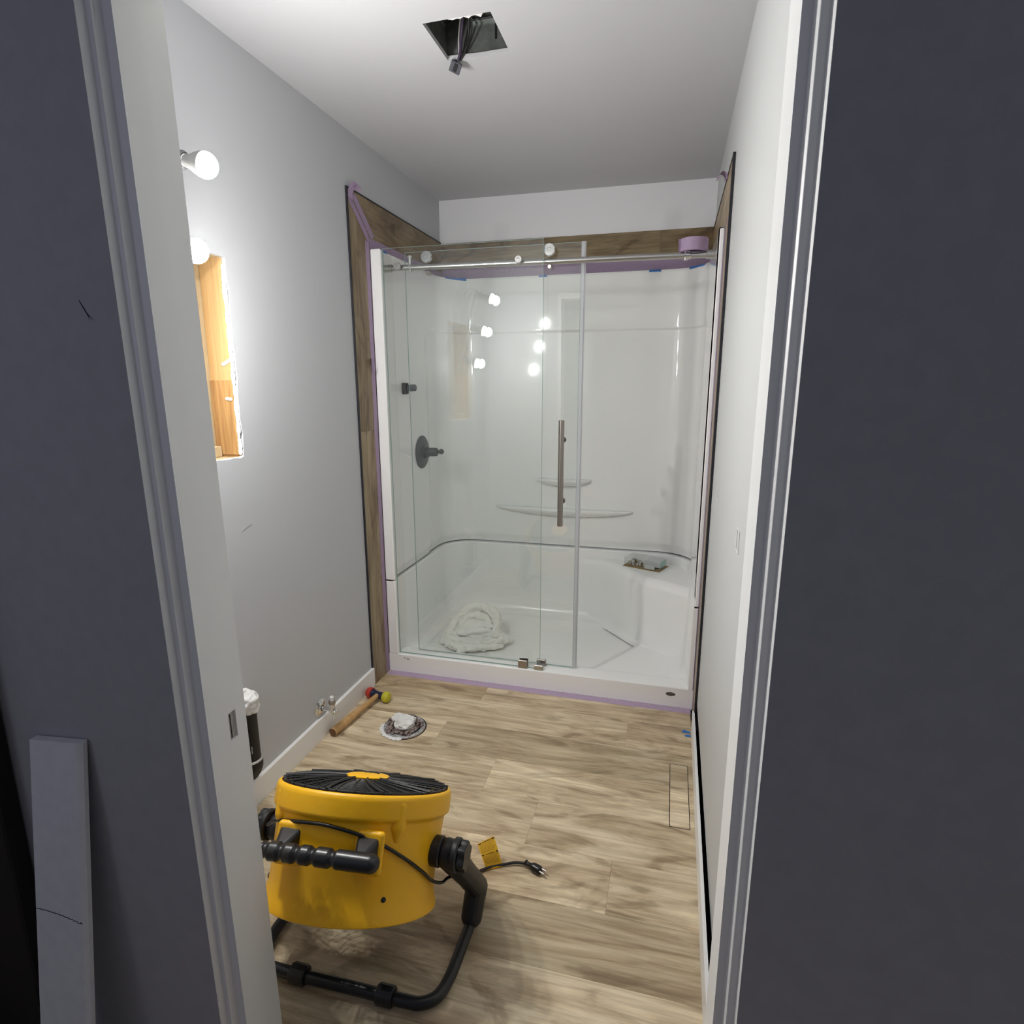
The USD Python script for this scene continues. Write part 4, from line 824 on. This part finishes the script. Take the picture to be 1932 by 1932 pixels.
# motor, blades, rear grille
obj("liner", fmesh(lathe([(.2045, -.046), (.2000, -.15), (.1975, -.225), (.1965, -.225), (.1990, -.15), (.2035, -.046)], (0, 0, 0), (0, 0, 1), 72, closed=True)), BLKP, fn, smooth=50)  # black sleeve added to darken the inside of the yellow drum
obj("motor", fmesh(lathe([(0, -.16), (.062, -.16), (.068, -.15), (.068, -.06), (.05, -.03), (0, -.03)], (0, 0, 0), (0, 0, 1), 36)), BLKP, fn)
for k in range(5):
    rows = []
    for r in np.linspace(0.066, 0.190, 8):
        w, tw_ = 0.55-0.9*(r-0.066), 0.030-0.08*(r-0.066)
        rows.append([(r*math.cos(k*2*math.pi/5+w*u), r*math.sin(k*2*math.pi/5+w*u), -0.075+tw_*u) for u in np.linspace(-1, 1, 9)])
    g_ = grid(V(rows)); g2_ = g_.copy(); g2_.vertices = g2_.vertices+V([0, 0, -.003]); g2_.invert()
    obj("blade", fmesh(cat_(g_, g2_)), BLKP, fn, smooth=50)
gr = []
for r in np.linspace(0.03, 0.198, 12):
    t = np.linspace(0, 2*np.pi, 61); gr.append(tube(np.c_[r*np.cos(t), r*np.sin(t), np.full_like(t, -.262)], 0.0015, 5))
for k in range(16):
    t = k/16*2*math.pi; gr.append(tube([(0.02*math.cos(t), 0.02*math.sin(t), -.2645), (.1*math.cos(t), .1*math.sin(t), -.2645), (0.203*math.cos(t), .203*math.sin(t), -.2645)], 0.0022, 5))
obj("rear_grille", fmesh(cat_(*gr)), BLKP, fn, smooth=50)
# handle
HD = 5.0; c5, s5 = math.cos(math.radians(HD)), math.sin(math.radians(HD))
def hq(x, d, z): return V([x*c5+d*s5, -d*c5+x*s5, z])
xs_ = np.linspace(-.1425, .1425, 115)
rr_ = .0222-.0052*np.maximum.reduce([np.clip(1-((xs_-g)/.0085)**2, 0, 1) for g in (-.121, -.084, -.047, -.010, .037)])
rr_ *= np.sqrt(np.clip(1-np.clip((np.abs(xs_)-.1225)/.0202, 0, 1)**2, 0.0, 1))
hm = tube([hq(x, .2450, -.128) for x in xs_], np.maximum(rr_, 1e-4), 36, squash=(1.0, 0.92))
handle = obj("handle", fmesh(hm), BLKS, fn, smooth=50, label="black grip handle with finger grooves")
for x in (-.095, .095):
    J = m3.Manifold.batch_hull([m3.Manifold.sphere(.015, 20).translate(tuple(hq(x*1.0, .2400, -.128))), m3.Manifold.sphere(.007, 16).translate(tuple(hq(x-.020, .196, -.092))), m3.Manifold.sphere(.007, 16).translate(tuple(hq(x+.020, .194, -.092))), m3.Manifold.sphere(.007, 16).translate(tuple(hq(x-.020, .196, -.145))), m3.Manifold.sphere(.007, 16).translate(tuple(hq(x+.020, .194, -.145)))])
    mm = J.to_mesh(); obj("handle_mount", fmesh(trimesh.Trimesh(mm.vert_properties[:, :3], mm.tri_verts)), BLKP, handle, smooth=50)
    K = m3.Manifold.batch_hull([m3.Manifold.sphere(.010, 20).translate(tuple(hq(x-.026, .1915, -.083))), m3.Manifold.sphere(.010, 20).translate(tuple(hq(x+.026, .1915, -.083))), m3.Manifold.sphere(.010, 20).translate(tuple(hq(x-.026, .1895, -.156))), m3.Manifold.sphere(.010, 20).translate(tuple(hq(x+.026, .1895, -.156)))])
    mm = K.to_mesh(); obj("mount_pad", fmesh(trimesh.Trimesh(mm.vert_properties[:, :3], mm.tri_verts)), YEL, drum, smooth=50)
# pivots, knobs, brackets, tube stand
PV = {1: fw((.208, 0, -.135)), -1: fw((-.208, 0, -.135))}
for s in (1, -1):
    p = PV[s]; X = V([s*1.0, 0, 0])
    hub = obj("pivot_hub", cat_(rod(p-X*0.004, p+X*0.022, 0.036, 0.003, 40)), BLKP, fn)
    bx_ = p+X*0.034
    foot = V([0.902 if s > 0 else 0.398, 1.300, 0.030])
    J = [(bx_+V([0, .005, -.005]), .036), (bx_*0.55+foot*0.45+V([s*0.006, 0.030, 0.000]), .031), (foot+V([s*0.004, 0.020, 0.070]), .031), (foot+V([0, -0.015, 0.004]), .029)]
    br = obj("bracket", hullchain(J, 0.007, 6), BLKP, fn, smooth=60)
    kp = p+X*0.050
    kn = lathe([(0, 0), (.036, 0), (.040, .003), (.040, .014), (.036, .018), (0, .018)], kp, X, 44)
    knob = obj("knob_base", kn, BLKP, fn)
    t = np.linspace(0, 2*np.pi, 64, endpoint=False); rr = .0335+.0035*np.cos(6*t)
    a_, b_, n_ = frame(X)
    rows = [[kp+n_*h+(a_*math.cos(x)+b_*math.sin(x))*r*k for x, r in zip(t, rr)] for h, k in ((.0182, .96), (.020, 1.0), (.034, 1.0), (.0375, .93))]
    rows.append([kp+n_*.0375]*64); rows.insert(0, [kp+n_*.0182]*64)
    obj("tilt_knob", grid(V(rows), wrap=True), BLKP, fn, smooth=45)
zt = 0.0205
path = [(0.902, 1.300, zt+.006), (0.902, 1.25, zt+.001), (0.902, 1.18, zt), (0.900, 1.115, zt), (0.889, 1.068, zt), (0.858, 1.042, zt), (0.81, 1.0365, zt), (0.65, 1.0325, zt), (0.49, 1.0275, zt), (0.442, 1.0325, zt), (0.412, 1.058, zt), (0.400, 1.105, zt), (0.398, 1.18, zt), (0.398, 1.25, zt+.001), (0.398, 1.300, zt+.006)]
obj("stand_tube", tube(spline(path, 8), 0.0145, 20), BLKM, fn, smooth=60, label="bent black floor tube")
for (x, y) in ((0.768, 1.0355), (0.535, 1.0290)):
    cl = cat_(lathe([(.0148, -.021), (.0215, -.021), (.0230, -.018), (.0230, .018), (.0215, .021), (.0148, .021)], (x, y, zt+.003), (1, 0.02, 0), 10, closed=True))
    c_ = obj("rubber_clamp", cl, BLKP, fn, smooth=False)
    obj("clamp_hole", rod((x, y, zt+.0255), (x, y, zt+.0263), .0045), BLACKE, c_)
# power cord across the drum, tag, plug
cp = [fw(pol(-56, .230, -.105)), fw(pol(-42, .2175, -.086)), fw(pol(-18, .2175, -.073)), fw(pol(5, .2175, -.070)), fw(pol(32, .2160, -.092)), fw(pol(55, .2140, -.133)), fw(pol(74, .2120, -.172)), fw(pol(88, .2140, -.200)), fw(pol(100, .228, -.212)), fw(pol(110, .245, -.208)), V([.873, 1.36, .10]), V([.872, 1.42, .04]), V([.868, 1.462, .010]), V([.892, 1.487, .0065]), V([.930, 1.508, .0065]), V([.965, 1.522, .010]), V([.998, 1.524, .012])]
obj("cord", tube(spline(cp, 10), 0.0041, 12), CORDM, fn, smooth=60)
pd = V([0.062, -0.022, -0.003]); pd /= np.linalg.norm(pd); p0 = V([.996, 1.5245, .0125])
pg_ = obj("plug", cat_(lathe([(0, 0), (.0085, 0), (.0095, .003), (.0065, .007), (.0075, .018), (.011, .024), (.0135, .030), (.0140, .050), (.0125, .054), (0, .054)], p0+V([0, 0, 0.0023]), pd, 28)), CORDM, fn, label="black three-prong plug")
side = np.cross(pd, [0, 0, 1]); side /= np.linalg.norm(side)
for dz_, ds in ((.004, .0062), (.004, -.0062), (-.0055, 0)):
    a = p0+V([0, 0, .0023])+pd*.0542+side*ds+V([0, 0, dz_]); obj("prong", rod(a, a+pd*.017, .0024, 0, 10), CHROME, pg_)
# warning tag folded round the cord
tb0, tb1, tt0, tt1 = V([.880, 1.482, .008]), V([.926, 1.508, .008]), V([.846, 1.508, .062]), V([.892, 1.534, .079])
def tg(u, v): return (tb0*(1-u)+tb1*u)*(1-v)+(tt0*(1-u)+tt1*u)*v
nrm = np.cross(tg(1, .5)-tg(0, .5), tg(.5, 1)-tg(.5, 0)); nrm /= np.linalg.norm(nrm); nrm = nrm if nrm@(CAM-tb0) > 0 else -nrm
us = np.linspace(0, 1, 9); vs = np.linspace(0, 1, 15)
Pg = V([[tg(u, v)+nrm*0.006*math.sin(math.pi*v)*1.0 for u in us] for v in vs])
m = cat_(grid(Pg+nrm*0.0003), grid(Pg-nrm*0.0003, flip=True)); tag_ = obj("warning_tag", m, TAGY, fn, smooth=60, label="yellow warning tag on the cord")
obj("tag_loop", cat_(grid(V([[tg(u, 0)+V([0, 0, -0.0062+0.0062*math.cos(a)])+nrm*0.0062*math.sin(a) for u in us] for a in np.linspace(0, math.pi, 9)]))), TAGY, tag_, smooth=60)
def tp_(u, v, l=0.0006): return tg(u, v)+nrm*(0.006*math.sin(math.pi*v)+l)
def tquad(u0, u1, v0, v1):
    return grid(V([[tp_(u, v) for u in np.linspace(u0, u1, 5)] for v in np.linspace(v0, v1, 3)]))
for a in ((.02, .20, .935, .975), (.80, .98, .935, .975), (.02, .16, .475, .52), (.86, .98, .475, .52)):
    obj("header_bar", tquad(*a), INK, tag_, smooth=False)
for v0 in (.935, .475):
    t = meshkit.text_mesh("WARNING", 0.0030, 0.0002, True); bb = t.bounds; vv = t.vertices.copy()
    un = (vv[:, 0]-bb[0, 0])/(bb[1, 0]-bb[0, 0])*0.50+0.25; vn = v0+(vv[:, 1]-bb[0, 1])/(bb[1, 1]-bb[0, 1])*0.045
    t.vertices = V([tp_(a, b) for a, b in zip(un, vn)])+nrm*0.0001; obj("header_text", t, INK, tag_, smooth=False)
fine = [tquad(.06, .94-.12*((i*7) % 3)/2, .88-.058*i, .905-.058*i) for i in range(6)]+[tquad(.06, .94-.10*((i*5) % 3)/2, .42-.05*i, .443-.05*i) for i in range(7)]
obj("tag_small_print", cat_(*fine), FINE, tag_, kind="stuff", smooth=False)
